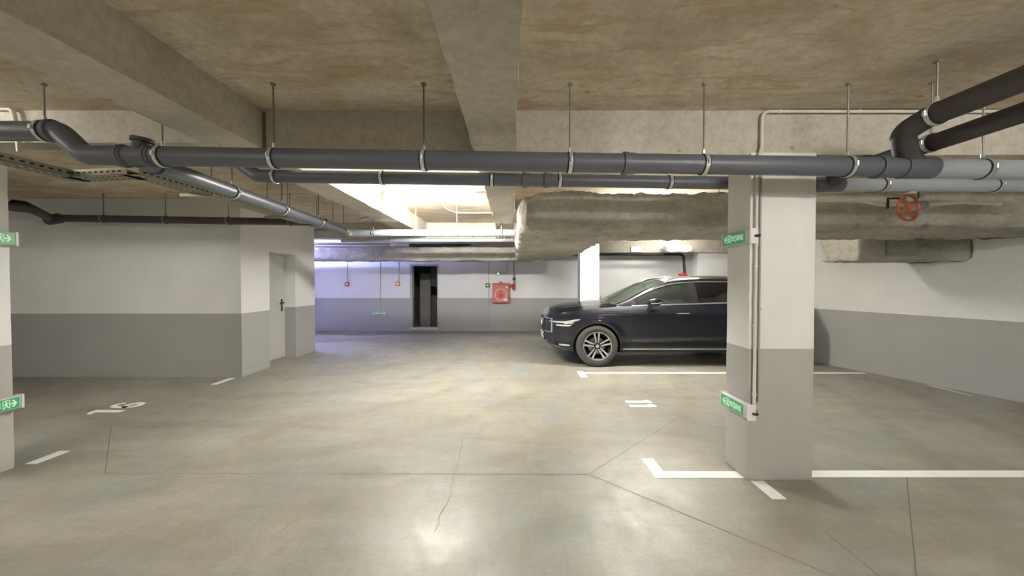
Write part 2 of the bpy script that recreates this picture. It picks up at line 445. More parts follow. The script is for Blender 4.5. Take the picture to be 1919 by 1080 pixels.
def glyph_quads(pts, wd, closed=False):
    out = []; n = len(pts)
    def nrm(i):
        a, b = (pts[(i-1) % n], pts[(i+1) % n]) if closed else (pts[max(0, i-1)], pts[min(n-1, i+1)])
        d = Vector((b[0]-a[0], b[1]-a[1])).normalized(); return Vector((-d.y, d.x))*wd/2
    for i in range(n if closed else n-1):
        j = (i+1) % n; p, q = Vector(pts[i]), Vector(pts[j]); out.append([p+nrm(i), p-nrm(i), q-nrm(j), q+nrm(j)])
    return out
def on_floor(quads, X, Y): return [[(X-v[1], Y+v[0]) for v in q] for q in quads]
one = [[(-.038,-.17), (.038,-.17), (.038,.18), (-.038,.18)], [(-.039,.18), (-.10,.14), (-.10,.09), (-.039,.12)]]
loop = [(.072*math.cos(2*PI*k/28), -.078+.070*math.sin(2*PI*k/28)) for k in range(28)]
arm = [(-.072,-.075), (-.076,-.01), (-.070,.06), (-.048,.115), (0,.147), (.045,.135), (.078,.095)]
paint('painted_number', on_floor(one, -4.68, 4.26)+on_floor(glyph_quads(loop, .062, True), -4.68, 4.47)+on_floor(glyph_quads(arm, .060), -4.68, 4.47), 'white bay number 16 painted on the floor at the left')
paint('painted_line', [rect(6.02, 6.08, 4.85, 5.35)], 'faded remains of a white line at the foot of the right wall', 'worn')

# ------------------------------------------------------------------ ceiling lamps
def luminaire(x, y, L, axis, col, s, label, z=CE, r=.055):
    t = empty('ceiling_light', (x, y, z), 0 if axis == 'x' else PI/2)
    tag(t, label, 'lamp')
    bm = NB(); box(bm, -L/2, L/2, -.022, .022, -.045, 0, .004)
    build('housing', bm, M['white'], t)
    for sx in (-1, 1):
        bm = NB(); box(bm, min(sx*L/2, sx*(L/2+.02)), max(sx*L/2, sx*(L/2+.02)), -.05, .05, -.135, -.02, .006)
        build('end_cap', bm, M['white'], t)
    bm = NB(); tube(bm, [(-L/2+.002, 0, -.085), (L/2-.002, 0, -.085)], .042, 20)
    build('diffuser', bm, emit('lit_diffuser', col, s), t, smooth=True)
    return t
S = 1.0
luminaire(-1.15, 5.35, 1.2, 'x', NEUT, 150*S, 'glaring white batten lamp on the ceiling between the left and centre beams')
luminaire(2.2, 6.2, 1.2, 'x', NEUT, 110*S, 'batten lamp on the ceiling above the car, behind the plastered duct')
luminaire(2.4, -.7, 1.2, 'x', WARM, 62*S, 'batten lamp overhead right of the viewer')
luminaire(-4.9, 1.85, 1.2, 'x', WARM, 34*S, 'batten lamp overhead far left of the viewer')
luminaire(-6.0, 8.95, 1.2, 'x', COOL, 175*S, 'cool bluish batten lamp behind the left wall block')
luminaire(4.3, 9.6, 1.2, 'x', NEUT, 25*S, 'added fill lamp between the far beams behind the car')  # added lamp, fill light for the far end
luminaire(-4.6, -2.5, 1.2, 'x', WARM, 36*S, 'added unseen fill lamp overhead behind the viewer on the left')  # added out of view to fill the near left
luminaire(3.6, -3.4, 1.2, 'x', WARM, 30*S, 'added unseen fill lamp overhead behind the viewer on the right')  # unseen lamp added as fill on the near right

# ------------------------------------------------------------------ pipes
def ceil_at(x, y):
    for x0, x1, y0, y1, z in ((-9,-1.9,2.80,2.96,2.55), (-1.87,9.5,2.80,3.10,2.46), (-.285,.03,-4.4,8.14,2.472), (-2.21,-1.868,-4.4,8.14,2.50), (-9,7,8.14,8.5,2.46)):
        if x0-.01 < x < x1+.01 and y0 < y < y1: return z
    return CE
def clamp(p, d, r, parent, ceiling=None, rod=True, m='galv'):
    """a two-shell pipe clamp with rubber lining and its threaded rod"""
    p = Vector(p); d = Vector(d).normalized()
    if ceiling is None: ceiling = ceil_at(p.x, p.y)
    bm = NB()
    for a, b, rr in ((-.012, .012, r+.007),):
        tube(bm, [p+d*a, p+d*b], rr, 24)
    up = (Vector((0,0,1))-d*d.z).normalized(); sd = d.cross(up)
    for s in (-1, 1):
        q = p+sd*s*(r+.012)
        tube(bm, [q-up*.014, q+up*.014], .009, 8)
    tube(bm, [p+Vector((0,0,r)), p+Vector((0,0,r+.035))], .010, 6)
    c = build('clamp', bm, M[m], parent, smooth=True)
    bm = NB(); tube(bm, [p-d*.019, p+d*.019], r+.004, 24); build('rubber_lining', bm, M['rubber'], c, smooth=True)
    if rod:
        bm = NB(); tube(bm, [p+Vector((0,0,r+.03)), Vector((p.x, p.y, ceiling))], .0055, 8)
        tube(bm, [Vector((p.x, p.y, ceiling-.012)), Vector((p.x, p.y, ceiling))], .017, 6)
        build('threaded_rod', bm, M['rod'], c, smooth=True)
def socket(a, d, r, L, parent, m):
    a = Vector(a); d = Vector(d).normalized(); bm = NB()
    tube(bm, [a, a+d*L], r+.006, 24); tube(bm, [a-d*.012, a+d*.012], r+.011, 24)
    build('coupling', bm, M[m], parent, smooth=True)
def pipe_thing(name, label, cat='pipe', group=None):
    return tag(empty(name), label, cat, group)
def on_line(pa, pb, xpix):
    """point of segment pa-pb seen at pixel column xpix"""
    k = (xpix-959.5)/FPX; best = None
    for i in range(401):
        q = pa.lerp(pb, i/400); e = abs(q.x/(q.y)-k)
        if best is None or e < best[0]: best = (e, q)
    return best[1]
# main upper drain: falls to the right
R1 = .062; Y1 = 2.42
a1 = at(172, 292, Y1); b1 = at(2150, 324, Y1)
e1 = at(1690, 314, Y1)
t = pipe_thing('drain_pipe', 'thick grey drain pipe running across the whole photo under the cross beam')
bm = NB()
u0 = at(-260, 246, Y1); u1 = at(112, 246, Y1)
path = fillet([u0, u1, at(160, 291, Y1), e1], .10, 8)
tube(bm, path, R1, 24); build('pipe', bm, M['pvc'], t, smooth=True)
bm = NB(); tube(bm, [e1, b1], R1, 24); build('pipe', bm, M['pvc_light'], t, smooth=True)['label'] = 'paler grey right end of the pipe'
d1v = e1-a1
for xp in (238, 300-14): socket(on_line(a1, e1, xp), d1v, R1, .03, t, 'pvc')
for xp in (1168, 1640): socket(on_line(a1, e1, xp), d1v, R1, .06, t, 'pvc')
socket(at(100, 246, Y1), (1,0,0), R1, .02, t, 'pvc')
for xp in (310, 515, 797, 1067, 1315, 1583): clamp(on_line(a1, e1, xp), d1v, R1, t)
clamp(on_line(e1, b1, 1835), b1-e1, R1, t)
clamp(at(84, 246, Y1), (1,0,0), R1, t)
clamp(on_line(a1, e1, 1583), d1v, R1, t, rod=False) if False else None
# inspection branch with round cap on the left
q = on_line(a1, e1, 272)
bm = NB(); tube(bm, [q+Vector((0,-.01,.03)), q+Vector((0.01,-.01,.088))], .048, 20); tube(bm, [q+Vector((.01,-.01,.088)), q+Vector((.012,-.01,.112))], .060, 20)
build('inspection_cap', bm, M['pvc_dark'], t, smooth=True)
# lower drain behind the cross beam
R2 = .054; Y2 = 3.165
t = pipe_thing('drain_pipe', 'second grey drain pipe just below and behind the thick one, passing behind the large pillar')
a2 = at(478, 330, Y2); m2 = at(1560, 346, Y2); b2 = at(1990, 348, Y2)
bm = NB(); tube(bm, fillet([at(425, 296, Y2+.12)+Vector((-.02,0,.05)), a2+Vector((.02,0,0)), m2], .12, 8), R2, 24); build('pipe', bm, M['pvc'], t, smooth=True)
bm = NB(); tube(bm, [m2, b2], R2, 24); build('pipe', bm, M['pvc_light'], t, smooth=True)['label'] = 'paler grey right end of the pipe'
for xp in (980, 1022): socket(on_line(a2, m2, xp), m2-a2, R2, .05, t, 'pvc')
for xp in (518, 718, 922, 1048, 1252): clamp(on_line(a2, m2, xp), m2-a2, R2, t)
for xp in (1650, 1860): clamp(on_line(m2, b2, xp), b2-m2, R2, t)
# left drain leading away to the pale pipe
t = pipe_thing('drain_pipe', 'grey drain pipe branching off at the left and running away from the viewer')
s3 = on_line(a1, e1, 262)+Vector((0, .02, -.015)); e3 = at(652, 436, 6.2); 
c3 = at(690, 436, 6.2)
bm = NB(); tube(bm, [s3, s3.lerp(e3, .985)], R1-.002, 24); build('pipe', bm, M['pvc'], t, smooth=True)
for xp in (437, 530, 598, 645): clamp(on_line(s3, e3, xp), e3-s3, R1-.002, t)
socket(s3.lerp(e3, .03), e3-s3, R1, .05, t, 'pvc')
# pale blue-grey pipe under the lamp
t = pipe_thing('drain_pipe', 'pale blue grey pipe brightly lit under the lamp, near one of the two')
p4a = at(655, 437, 6.2); p4b = at(966, 437, 6.2)
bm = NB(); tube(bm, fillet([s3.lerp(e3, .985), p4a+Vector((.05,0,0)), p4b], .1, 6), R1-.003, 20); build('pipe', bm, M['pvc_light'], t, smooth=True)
for xp in (700, 780, 857, 940): clamp(on_line(p4a, p4b, xp), (1,0,0), R1-.003, t)
q = on_line(p4a, p4b, 898)
bm = NB(); tube(bm, [q, q+Vector((0,0,.095))], .045, 16); tube(bm, [q+Vector((0,0,.08)), q+Vector((0,0,.105))], .058, 16); build('inspection_cap', bm, M['pvc_light'], t, smooth=True)
for xp in (886, 912): socket(on_line(p4a, p4b, xp), (1,0,0), R1-.004, .03, t, 'pvc_light')
t = pipe_thing('drain_pipe', 'thin pale pipe behind the brightly lit blue grey one')
p5a = at(640, 451, 7.75); p5b = at(970, 450, 7.75)
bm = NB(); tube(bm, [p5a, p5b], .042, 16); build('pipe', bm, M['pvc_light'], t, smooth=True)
for xp in (735, 857, 945): clamp(on_line(p5a, p5b, xp), (1,0,0), .042, t)
# dark pipe in front of the left block
t = pipe_thing('drain_pipe', 'dark brownish pipe along the top of the left wall block')
p6a = at(112, 409, 5.45); p6b = at(612, 417, 5.45)
bm = NB(); tube(bm, [p6a, p6b], .053, 20); build('pipe', bm, M['pvc_dark'], t, smooth=True)
for xp in (197, 313, 430, 545): clamp(on_line(p6a, p6b, xp), (1,0,0), .053, t, m='rod')
bm = NB(); tube(bm, fillet([p6a+Vector((.03,0,0)), p6a+Vector((-.12,-.02,-.0)), at(60, 392, 4.9), at(-60, 378, 4.6)], .1, 5), .055, 16)
tube(bm, [p6a+Vector((-.17,0,-.03)), p6a+Vector((.0,0,-.0))], .072, 16)
build('elbow', bm, M['pvc_dark'], t, smooth=True)
# dark bundle further up-left
t = pipe_thing('insulated_pipe', 'dark lumpy insulated pipe at the far left top of the wall block')
bm = NB(); rp = [at(-80+18*i, 386+6*math.sin(i*1.7), 4.75+.03*i) for i in range(9)]
tube(bm, rp, [.045+.012*math.sin(i*2.3) for i in range(9)], 12); build('pipe', bm, M['rubber'], t, smooth=True)
# two dark pipes coming in at the top right
t = pipe_thing('drain_pipe', 'upper dark pipe entering at the top right corner and bending down into the thick drain')
X8, Z8 = 2.47, 2.485
j = on_line(e1, b1, 1712)
bm = NB(); tube(bm, fillet([(X8+.03, .6, Z8+.02), (X8, 2.20, Z8), (X8-.03, 2.33, Z8-.05), j+Vector((-.06,-.0,.06)), j+Vector((.02,0,0))], .09, 7), R1, 24); build('pipe', bm, M['pvc_dark'], t, smooth=True)
bm = NB(); tube(bm, [j+Vector((-.10,0,0)), j+Vector((.10,0,0))], R1+.008, 24); build('tee', bm, M['pvc'], t, smooth=True)
clamp((X8, 2.17, Z8), (0,1,0), R1, t); clamp((X8+.02, 1.3, Z8+.01), (0,1,0), R1, t)
t = pipe_thing('drain_pipe', 'lower dark pipe entering at the right edge below its neighbour')
X9, Z9 = 2.70, 2.40
jx = on_line(m2, b2, 1552) if False else Vector((X9-.02, Y2, at(1560, 346, Y2).z))
bm = NB(); tube(bm, fillet([(X9+.02, .6, Z9+.02), (X9, 3.05, Z9-.01), jx], .1, 7), R2, 24); build('pipe', bm, M['pvc_dark'], t, smooth=True)
bm = NB(); tube(bm, [jx+Vector((-.12,0,0)), jx+Vector((.12,0,0))], R2+.008, 24); build('tee', bm, M['pvc'], t, smooth=True)
clamp((X9, 2.40, Z9), (0,1,0), R2, t)

# ------------------------------------------------------------------ plastered ducts
def lumpy(x0, x1, y0, y1, z0, z1, R, r, amp, cell=.055, seed=0, sag=.0, clip=None, open_x=False):
    bm = NB()
    nx, ny, nz = (max(3, int(abs(a)/cell)) for a in (x1-x0, y1-y0, z1-z0))
    V = {}
    def vert(i, j, k):
        if (i,j,k) in V: return V[(i,j,k)]
        p = Vector((x0+(x1-x0)*i/nx, y0+(y1-y0)*j/ny, z0+(z1-z0)*k/nz))
        V[(i,j,k)] = bm.verts.new(p); return V[(i,j,k)]
    for j in range(ny):
        for k in range(nz):
            for i in (0, nx): bm.faces.new((vert(i,j,k), vert(i,j+1,k), vert(i,j+1,k+1), vert(i,j,k+1)))
    for i in range(nx):
        for k in range(nz):
            for j in (0, ny): bm.faces.new((vert(i,j,k), vert(i+1,j,k), vert(i+1,j,k+1), vert(i,j,k+1)))
        for j in range(ny):
            for k in (0, nz): bm.faces.new((vert(i,j,k), vert(i+1,j,k), vert(i+1,j+1,k), vert(i,j+1,k)))
    cl = lambda v, a, b: max(a, min(b, v))
    for v in bm.verts:
        p = v.co.copy()
        ix, iy = cl(p.x, x0+R, x1-R), cl(p.y, y0+R, y1-R)
        d = Vector((p.x-ix, p.y-iy, 0)); cheb = max(abs(d.x), abs(d.y))
        if d.length > 1e-6: n = d.normalized()
        else: n = Vector((0,0,0))
        s = cheb                       # square -> circle in plan
        zc = cl(p.z, z0+r, z1-r); dz = p.z-zc; ds = max(0, s-(R-r))
        if abs(dz) > 1e-6 and ds > 1e-6:
            l = math.hypot(dz, ds); k = max(abs(dz), ds)/l; dz *= k; ds *= k; s = (R-r)+ds
        q = Vector((ix, iy, 0))+n*s; q.z = zc+dz
        v.co = q
    bm.normal_update()
    for v in bm.verts:
        q = v.co+Vector((seed*7.3, seed*3.1, 0))
        f = noise.fractal(q*1.8, 1, 2, 3)*.9 + noise.fractal(q*8, 1, 2, 4)*.62 + noise.noise(q*21)*.30
        rid = abs(noise.noise(Vector((q.x*.9, q.y*2.2, q.z*2.0)))); crease = -max(0, .06-rid)*16
        v.co += v.normal*(f*amp + crease*amp*.9)
        if clip: v.co = clip(v.co)
    return bm
DZ0, DZ1 = 2.05, 2.44
t = tag(empty('plastered_duct', (0,0,0)), 'large lumpy plaster-wrapped duct turning above the car and running to the right wall', 'duct')
build('duct_section', lumpy(.10, 4.9, 3.86, 4.88, DZ0, DZ1, .28, .09, .032, .03, 1), M['duct'], t, smooth=True, sharp=60)
build('duct_section', lumpy(.08, 1.28, 4.3, 9.6, DZ0-.005, DZ1-.01, .2, .08, .032, .035, 2), M['duct'], t, smooth=True, sharp=60)
def clipw(p):
    lim = wallx(p.y)-.01
    if p.x > lim: p.x = lim
    return p
build('duct_section', lumpy(4.2, 7.0, 3.80, 4.95, DZ0+.02, DZ1+.03, .10, .09, .032, .032, 3, clip=clipw), M['duct'], t, smooth=True, sharp=60)
for X, yy in ((2.7,3.87), (2.7,4.85), (.14,5.8), (1.26,5.8), (.14,7.4), (1.26,7.4)):
    bm = NB(); tube(bm, [(X, yy, DZ0+.1), (X, yy, CE)], .006, 8); build('threaded_rod', bm, M['rod'], t)
t = tag(empty('plastered_duct', (0,0,0)), 'lower short plaster-wrapped duct against the right wall beyond the pillar', 'duct')
build('duct_section', lumpy(4.69, 7.0, 5.0, 5.65, 1.79, 2.38, .06, .05, .018, .035, 4, clip=clipw), M['duct'], t, smooth=True, sharp=60)
bm = NB(); box(bm, 5.05, 5.45, 4.965, 4.995, 1.86, 2.2, .004); build('duct_patch', bm, mat('dull_patch', (.33,.32,.285), .85, var=.2), t)
t = tag(empty('plastered_duct', (0,0,0)), 'long narrow plaster-wrapped duct hanging in front of the far wall', 'duct')
build('duct_section', lumpy(-6.5, .6, 9.25, 9.95, 2.03, 2.38, .1, .09, .018, .045, 5), M['duct'], t, smooth=True, sharp=60)
# dark duct above it
bm = NB(); prism(bm, [(-2.6,9.35), (-1.25,9.35), (-1.05,9.5), (-1.25,9.65), (-2.6,9.65)], 2.375, 2.45)
tag(build('cable_cover', bm, M['pvc_dark']), 'dark flat metal cover lying on top of the far narrow duct', 'cover')
for i, (x0, y0, r_, lab) in enumerate(((600, 456, .03, 'upper bluish pipe running behind the left wall block top'), (600, 461, .02, 'thin cable pipe running just above the far narrow duct'))):
    bm = NB(); tube(bm, [Vector((-8.99, 9.0, at(540, y0, 9.0).z)), at(730, y0+2, 9.0)], r_, 12); tag(build('service_pipe', bm, M['conduit_grey'], smooth=True), lab, 'pipe')

# gate valve with red handwheel on a thin pipe in front of the duct, right
t = tag(empty('water_pipe', (0,0,0)), 'thin pale water pipe with a red handwheel valve, right of the large pillar', 'pipe')
Yw = 3.66
w0, w1, w2 = at(1500, 375, Yw), at(1610, 376, Yw), at(1650, 383, Yw); w3, w4 = at(1740, 384, Yw), at(1875, 382, Yw)
bm = NB(); tube(bm, fillet([w0, w1, w2, w3, at(1800, 379, Yw), w4], .08), .019, 14); build('pipe', bm, M['conduit'], t, smooth=True)
vb = at(1712, 386, Yw)
bm = NB(); tube(bm, [vb-Vector((.09,0,0)), vb+Vector((.09,0,0))], [.034, .034], 14); tube(bm, [vb-Vector((.105,0,0)), vb-Vector((.085,0,0))], .05, 14); tube(bm, [vb+Vector((.085,0,0)), vb+Vector((.105,0,0))], .05, 14)
bmesh.ops.create_uvsphere(bm, u_segments=16, v_segments=10, radius=.048, matrix=Matrix.Translation(vb))
tube(bm, [vb, at(1702, 390, Yw-.17)], .016, 10)
build('valve_body', bm, M['conduit_grey'], t, smooth=True)
hw = at(1702, 390, Yw-.17); bm = NB()
ax = Vector((.15,-1,.1)).normalized(); s1 = Vector((0,0,1)); s2 = ax.cross(s1)
tube(bm, [hw+(s1*math.cos(2*PI*k/28)+s2*math.sin(2*PI*k/28))*.118 for k in range(28)], .012, 10, closed=True)
for k in range(4):
    a = 2*PI*k/4+.5; tube(bm, [hw, hw+(s1*math.cos(a)+s2*math.sin(a))*.118], .008, 8)
tube(bm, [hw-ax*.02, hw+ax*.02], .022, 10)
build('handwheel', bm, M['wheelred'], t, smooth=True)
bm = NB(); bx = at(1664, 372, Yw-.03)
tube(bm, [bx+Vector((0,0,-.10)), bx, bx+Vector((.17,0,.0))], .011, 8); tube(bm, [at(1721, 372, Yw), at(1721, 330, Yw)+Vector((0,0,.32))], .007, 8)
build('pipe_bracket', bm, M['black'], t)

# ------------------------------------------------------------------ cable tray
t = tag(empty('cable_tray', (0,0,0)), 'perforated metal cable tray running away along the left under the pipes', 'cable tray')
TW = .15; TZ = 2.345
legs = [[(-3.60, -.5), (-3.60, 3.12)], [(-3.60, 3.06), (-3.0, 2.98)], [(-3.0, 2.92), (-3.02, 6.8)]]
for (a, b) in legs:
    a, b = Vector((a[0], a[1], TZ)), Vector((b[0], b[1], TZ)); d = (b-a).normalized(); n = Vector((-d.y, d.x, 0)); L = (b-a).length
    bm = NB(); mtx = Matrix.Translation(a) @ Matrix(((d.x, n.x, 0, 0), (d.y, n.y, 0, 0), (0, 0, 1, 0), (0, 0, 0, 1)))
    box(bm, 0, L, -TW/2, TW/2, 0, .003, rot=mtx)
    box(bm, 0, L, -TW/2, -TW/2+.003, 0, .055, rot=mtx); box(bm, 0, L, TW/2-.003, TW/2, 0, .055, rot=mtx)
    sec = build('tray_section', bm, M['tray'], t)
    bm = NB(); s_ = .03
    while s_ < L-.04:
        for yy in (-TW/2-.001, TW/2+.001): box(bm, s_, s_+.026, min(yy, yy*.985), max(yy, yy*.985), .022, .034, rot=mtx)
        for yy in (-.03, .03): box(bm, s_, s_+.026, yy-.005, yy+.005, -.0015, .001, rot=mtx)
        s_ += .055
    so = build('punched_slots', bm, M['hole'], sec); so['kind'] = 'stuff'
bm = NB()
for k in range(3):
    tube(bm, fillet([(-3.55-.025*k, -.5, TZ+.02), (-3.55-.025*k, 3.02+.02*k, TZ+.02), (-2.99-.02*k, 2.95+.02*k, TZ+.02), (-2.99-.02*k, 6.8, TZ+.02)], .08), .009, 8)
build('cable', bm, M['rubber'], t, smooth=True)
for (x, y) in ((-3.6, .9), (-3.6, 2.2), (-3.0, 3.55), (-3.0, 4.75), (-3.0, 5.95)):
    bm = NB(); box(bm, x-.16, x+.16, y-.02, y+.02, TZ-.03, TZ-.002)
    for s in (-1, 1): tube(bm, [(x+s*.13, y, TZ-.03), (x+s*.13, y, CE)], .005, 8)
    build('tray_support', bm, M['tray'], t)

# ------------------------------------------------------------------ conduits
def conduit(pts, r, label, m='conduit', fr=.05, clips=(), nm='conduit'):
    bm = NB(); tube(bm, fillet(pts, fr, 6), r, 12)
    o = build(nm, bm, M[m], smooth=True); tag(o, label, 'conduit')
    bmc = NB(); ok = False
    for c in clips:
        p, d = Vector(c[0]), Vector(c[1]).normalized(); ok = True
        tube(bmc, [p-d*.009, p+d*.009], r+.005, 10)
        s = Vector((0,1,0)) if len(c) < 3 else Vector(c[2]); tube(bmc, [p, p+s*(r+.012)], .008, 6)
    if ok: build('conduit_clip', bmc, M[m], o, smooth=True)
    else: bmc.free()
    return o
yb = 2.775
xa = at(1428, 212, yb).x; xc = 1.815
conduit([(6.5, yb, 2.772), (xa, yb, 2.772), (xa, yb, 2.505), (xa-.03, 2.755, 2.45), (xc, 2.755, 2.40), (xc, 2.755, .56)], .011,
        'white conduit along the cross beam bending down the front of the large pillar', fr=.06,
        clips=[((at(1460,212,yb).x, yb, 2.772), (1,0,0)), ((at(1610,212,yb).x, yb, 2.772), (1,0,0)), ((xc, 2.755, 1.62), (0,0,1)), ((xc, 2.755, 1.78), (0,0,1)), ((xc, 2.755, 1.18), (0,0,1)), ((xc, 2.755, .66), (0,0,1))])
conduit([(xc+.035, 2.762, 2.40), (xc+.035, 2.762, .60)], .007, 'thin grey tube for the shadow beside the white conduit on the large pillar', 'conduit_grey', clips=[((xc+.035, 2.762, 1.3), (0,0,1))])  # shadow of the white conduit modelled as a thin grey tube
conduit([at(-60,203,2.77), at(24,203,2.77), at(33,250,2.77), at(36,285,2.77)], .015, 'white bent conduit on the cross beam at the top left corner', fr=.06)
# around the glaring lamp
conduit([(-.62, 5.45, CE-.012), (-.62, 5.9, CE-.012), (-.9+.0, 6.2, CE-.012)], .009, 'short white conduit between the lamp and the round junction box') if False else None
zc_ = CE-.012
conduit([(-1.15, 5.6, zc_), (-1.15, 6.55, zc_), (-1.02, 6.9, zc_), (-.32, 6.9, zc_), (-.31, 6.9, 2.56), (-.31, 8.1, 2.56)], .011, 'white conduit looping from the glaring lamp to the centre beam', fr=.06)
conduit([(-1.86, 8.125, 2.60), (-1.80, 8.125, 2.72), (-.33, 8.125, 2.72)], .011, 'white conduit along the second cross beam behind the lamp', fr=.06)
conduit([(-2.20, 8.12, 2.50), (-1.95, 8.12, 2.40), (-1.86, 8.12, 2.42), (-1.86, 8.12, 2.62)], .011, 'white conduit hooking under the second cross beam at its left', fr=.05)
conduit([at(928,438,6.35), at(930,447,6.35), at(957,447,6.35), at(962,436,6.35)], .011, 'small white conduit loop under the pale pipe beside the duct', fr=.05)
conduit([(-2.9, 5.72, 2.70), (-2.3, 5.72, 2.70)], .008, 'thin pale conduit near the left beam above the branching drain')
bm = NB(); tube(bm, [(-.48, 5.95, CE), (-.48, 5.95, CE-.045)], .05, 20); tube(bm, [(-.48, 5.95, CE-.045), (-.48, 5.95, CE-.055)], .042, 20)
tag(build('junction_box', bm, M['white'], smooth=True), 'round white junction box on the ceiling right of the glaring lamp', 'junction box')
# small camera left of the wide beam
cpos = at(690, 408, 6.3)
t = tag(empty('security_camera', cpos), 'small white security camera beside the wide beam left of the lamp', 'camera')
bm = NB(); tube(bm, [(-.09,-.03,-.03), (.05,.02,.01)], .032, 14); tube(bm, [(-.11,-.036,-.035), (-.09,-.03,-.03)], .036, 14); build('camera_body', bm, M['white'], t, smooth=True)
bm = NB(); tube(bm, [(.03,.01,.0), (.05,.01,.08), (.16,.01,.10)], .012, 10); tube(bm, [(.16,.01,.10), (.20,.01,.10)], .035, 14); build('bracket', bm, M['white'], t, smooth=True)

# ------------------------------------------------------------------ exit signs
def exit_sign(loc, rz, arrow_far_left, label, L=.36, H=.105, T=.055):
    """housing with a green lit face towards local -y; local x along the sign"""
    t = tag(empty('exit_sign', loc, rz), label, 'sign', None)
    bm = NB(); box(bm, -L/2, L/2, 0, T, -H/2, H/2, .008); build('housing', bm, M['housing'], t, smooth=True)
    for sx in (-1, 1):
        bm = NB(); box(bm, min(sx*(L/2-.012), sx*(L/2+.006)), max(sx*(L/2-.012), sx*(L/2+.006)), -.004, T, -H/2-.004, H/2+.004, .003)
        build('end_cap', bm, M['white'], t)
    f = 1 if arrow_far_left else -1
    off = -.02*f
    bm = NB(); box(bm, off-.135, off+.135, -.004, 0, -.042, .042); face = build('sign_face', bm, M['green'], t)
    bm = NB()
    def gbox(x0, x1, z0, z1, ang=0, cx=0, cz=0):
        vs = box(bm, x0, x1, -.0065, -.0042, z0, z1)
        if ang:
            for v in vs:
                dx, dz = v.co.x-cx, v.co.z-cz; v.co.x = cx+dx*math.cos(ang)-dz*math.sin(ang); v.co.z = cz+dx*math.sin(ang)+dz*math.cos(ang)
    # arrow head with shaft
    ax_ = off-.112*f
    for s in (-1, 1): gbox(ax_-.004, ax_+.032, -.006, .006, s*.95 if f > 0 else PI-s*.95, ax_, 0)
    gbox(min(ax_, ax_+.034*f), max(ax_, ax_+.034*f), -.005, .005)
    build('arrow', bm, M['glyph'], face)
    bm = NB(); mx_ = off-.055*f
    # doorway frame and running figure
    gbox(mx_-.020, mx_-.016, -.034, .034); gbox(mx_+.018, mx_+.022, -.034, .034); gbox(mx_-.020, mx_+.022, .030, .034)
    gbox(mx_-.005, mx_+.006, -.008, .015, -.2*f, mx_, 0); gbox(mx_-.003, mx_+.004, -.032, -.006, .5*f, mx_, -.006); gbox(mx_-.003, mx_+.004, -.032, -.006, -.6*f, mx_, -.006)
    gbox(mx_-.015, mx_+.015, .005, .010, .4, mx_, .007)
    bmesh.ops.create_cone(bm, cap_ends=True, segments=14, radius1=.006, radius2=.006, depth=.002, matrix=Matrix.Translation((mx_+.0*f, -.0053, .023)) @ Matrix.Rotation(PI/2, 4, 'X'))
    build('running_figure', bm, M['glyph'], face)
    tb = text_bm('IEȘIRE', .054, .0012, .001)
    bmesh.ops.transform(tb, matrix=Matrix.Translation((off+.05*f, -.0055, 0)) @ Matrix.Rotation(PI/2, 4, 'X'), verts=tb.verts[:])
    build('lettering', tb, M['glyph'], face)
    return t
sgx = PX0-.058
s_up = exit_sign((sgx, 2.86, 1.838), -PI/2, True, 'upper green exit sign on the large pillar, left arrow, under the pipes')
s_lo = exit_sign((sgx, 2.86, .545), -PI/2, True, 'lower green exit sign on the large pillar near the floor')
l_up = exit_sign((LPX+.058, 2.79, 1.845), PI/2, False, 'upper green exit sign on the pillar at the left edge, arrow pointing right')
l_lo = exit_sign((LPX+.058, 2.80, .54), PI/2, False, 'lower green exit sign on the pillar at the left edge, arrow pointing right')
for z, lab in ((1.838, 'black cable stub joining the upper exit sign to the pillar conduit'), (.545, 'black cable stub joining the lower exit sign to the pillar conduit')):
    bm = NB(); tube(bm, fillet([(sgx+.03, 2.675, z), (sgx+.045, 2.64, z), (xc-.02, 2.70, z+.0), (xc, 2.745, z+.02)], .03), .007, 10)
    tag(build('cable', bm, M['black'], smooth=True), lab, 'cable')
def placepix(x, y, Y=FY): return at(x, y, Y)
s = exit_sign(placepix(712, 587)+Vector((0,-.06,0)), 0, True, 'small green exit sign low on the far wall left of the doorway')
# ------------------------------------------------------------------ things on the far wall
def wire(x, y0, y1, lab, r=.008, m='conduit_grey'):
    a, b = placepix(x, y0), placepix(x, y1); a.y = b.y = FY-.014
    bm = NB(); tube(bm, [a, b], r, 8)
    for k in (.25, .6, .9): q = a.lerp(b, k); box(bm, q.x-.014, q.x+.014, FY-.026, FY-.0005, q.z-.006, q.z+.006)
    tag(build('conduit', bm, M[m]), lab, 'conduit')
wire(651, 455, 529, 'grey conduit dropping to the red call point'); wire(713, 455, 581, 'grey conduit dropping to the low exit sign on the far wall'); wire(748, 455, 528, 'grey conduit dropping to the orange call point')
wire(916, 455, 620, 'grey conduit running down past the small switch'); wire(950, 455, 511, 'grey conduit dropping to the slim emergency light')
def callpoint(x, y, m, lab, nm='call_point'):
    p = placepix(x, y); t = tag(empty(nm, (p.x, FY, p.z)), lab, 'call point' if nm == 'call_point' else 'switch')
    bm = NB(); box(bm, -.062, .062, -.05, 0, -.062, .062, .006); build('case', bm, M[m], t)
    bm = NB(); box(bm, -.03, .03, -.054, -.0495, -.03, .03); build('press_plate', bm, M['white'], t)
callpoint(651, 533, 'red', 'red call point on the bluish far wall, left of the doorway'); callpoint(746, 532, 'orange', 'orange call point on the far wall beside the doorway')
callpoint(914, 535, 'black', 'small black and white switch left of the red hose cabinet', 'wall_switch')
p = placepix(941, 513); t = tag(empty('emergency_light', (p.x, FY, p.z)), 'slim grey emergency light with a green lamp above the red hose cabinet', 'lamp')
bm = NB(); box(bm, -.15, .15, -.05, 0, -.035, .035, .006); build('housing', bm, M['housing'], t)
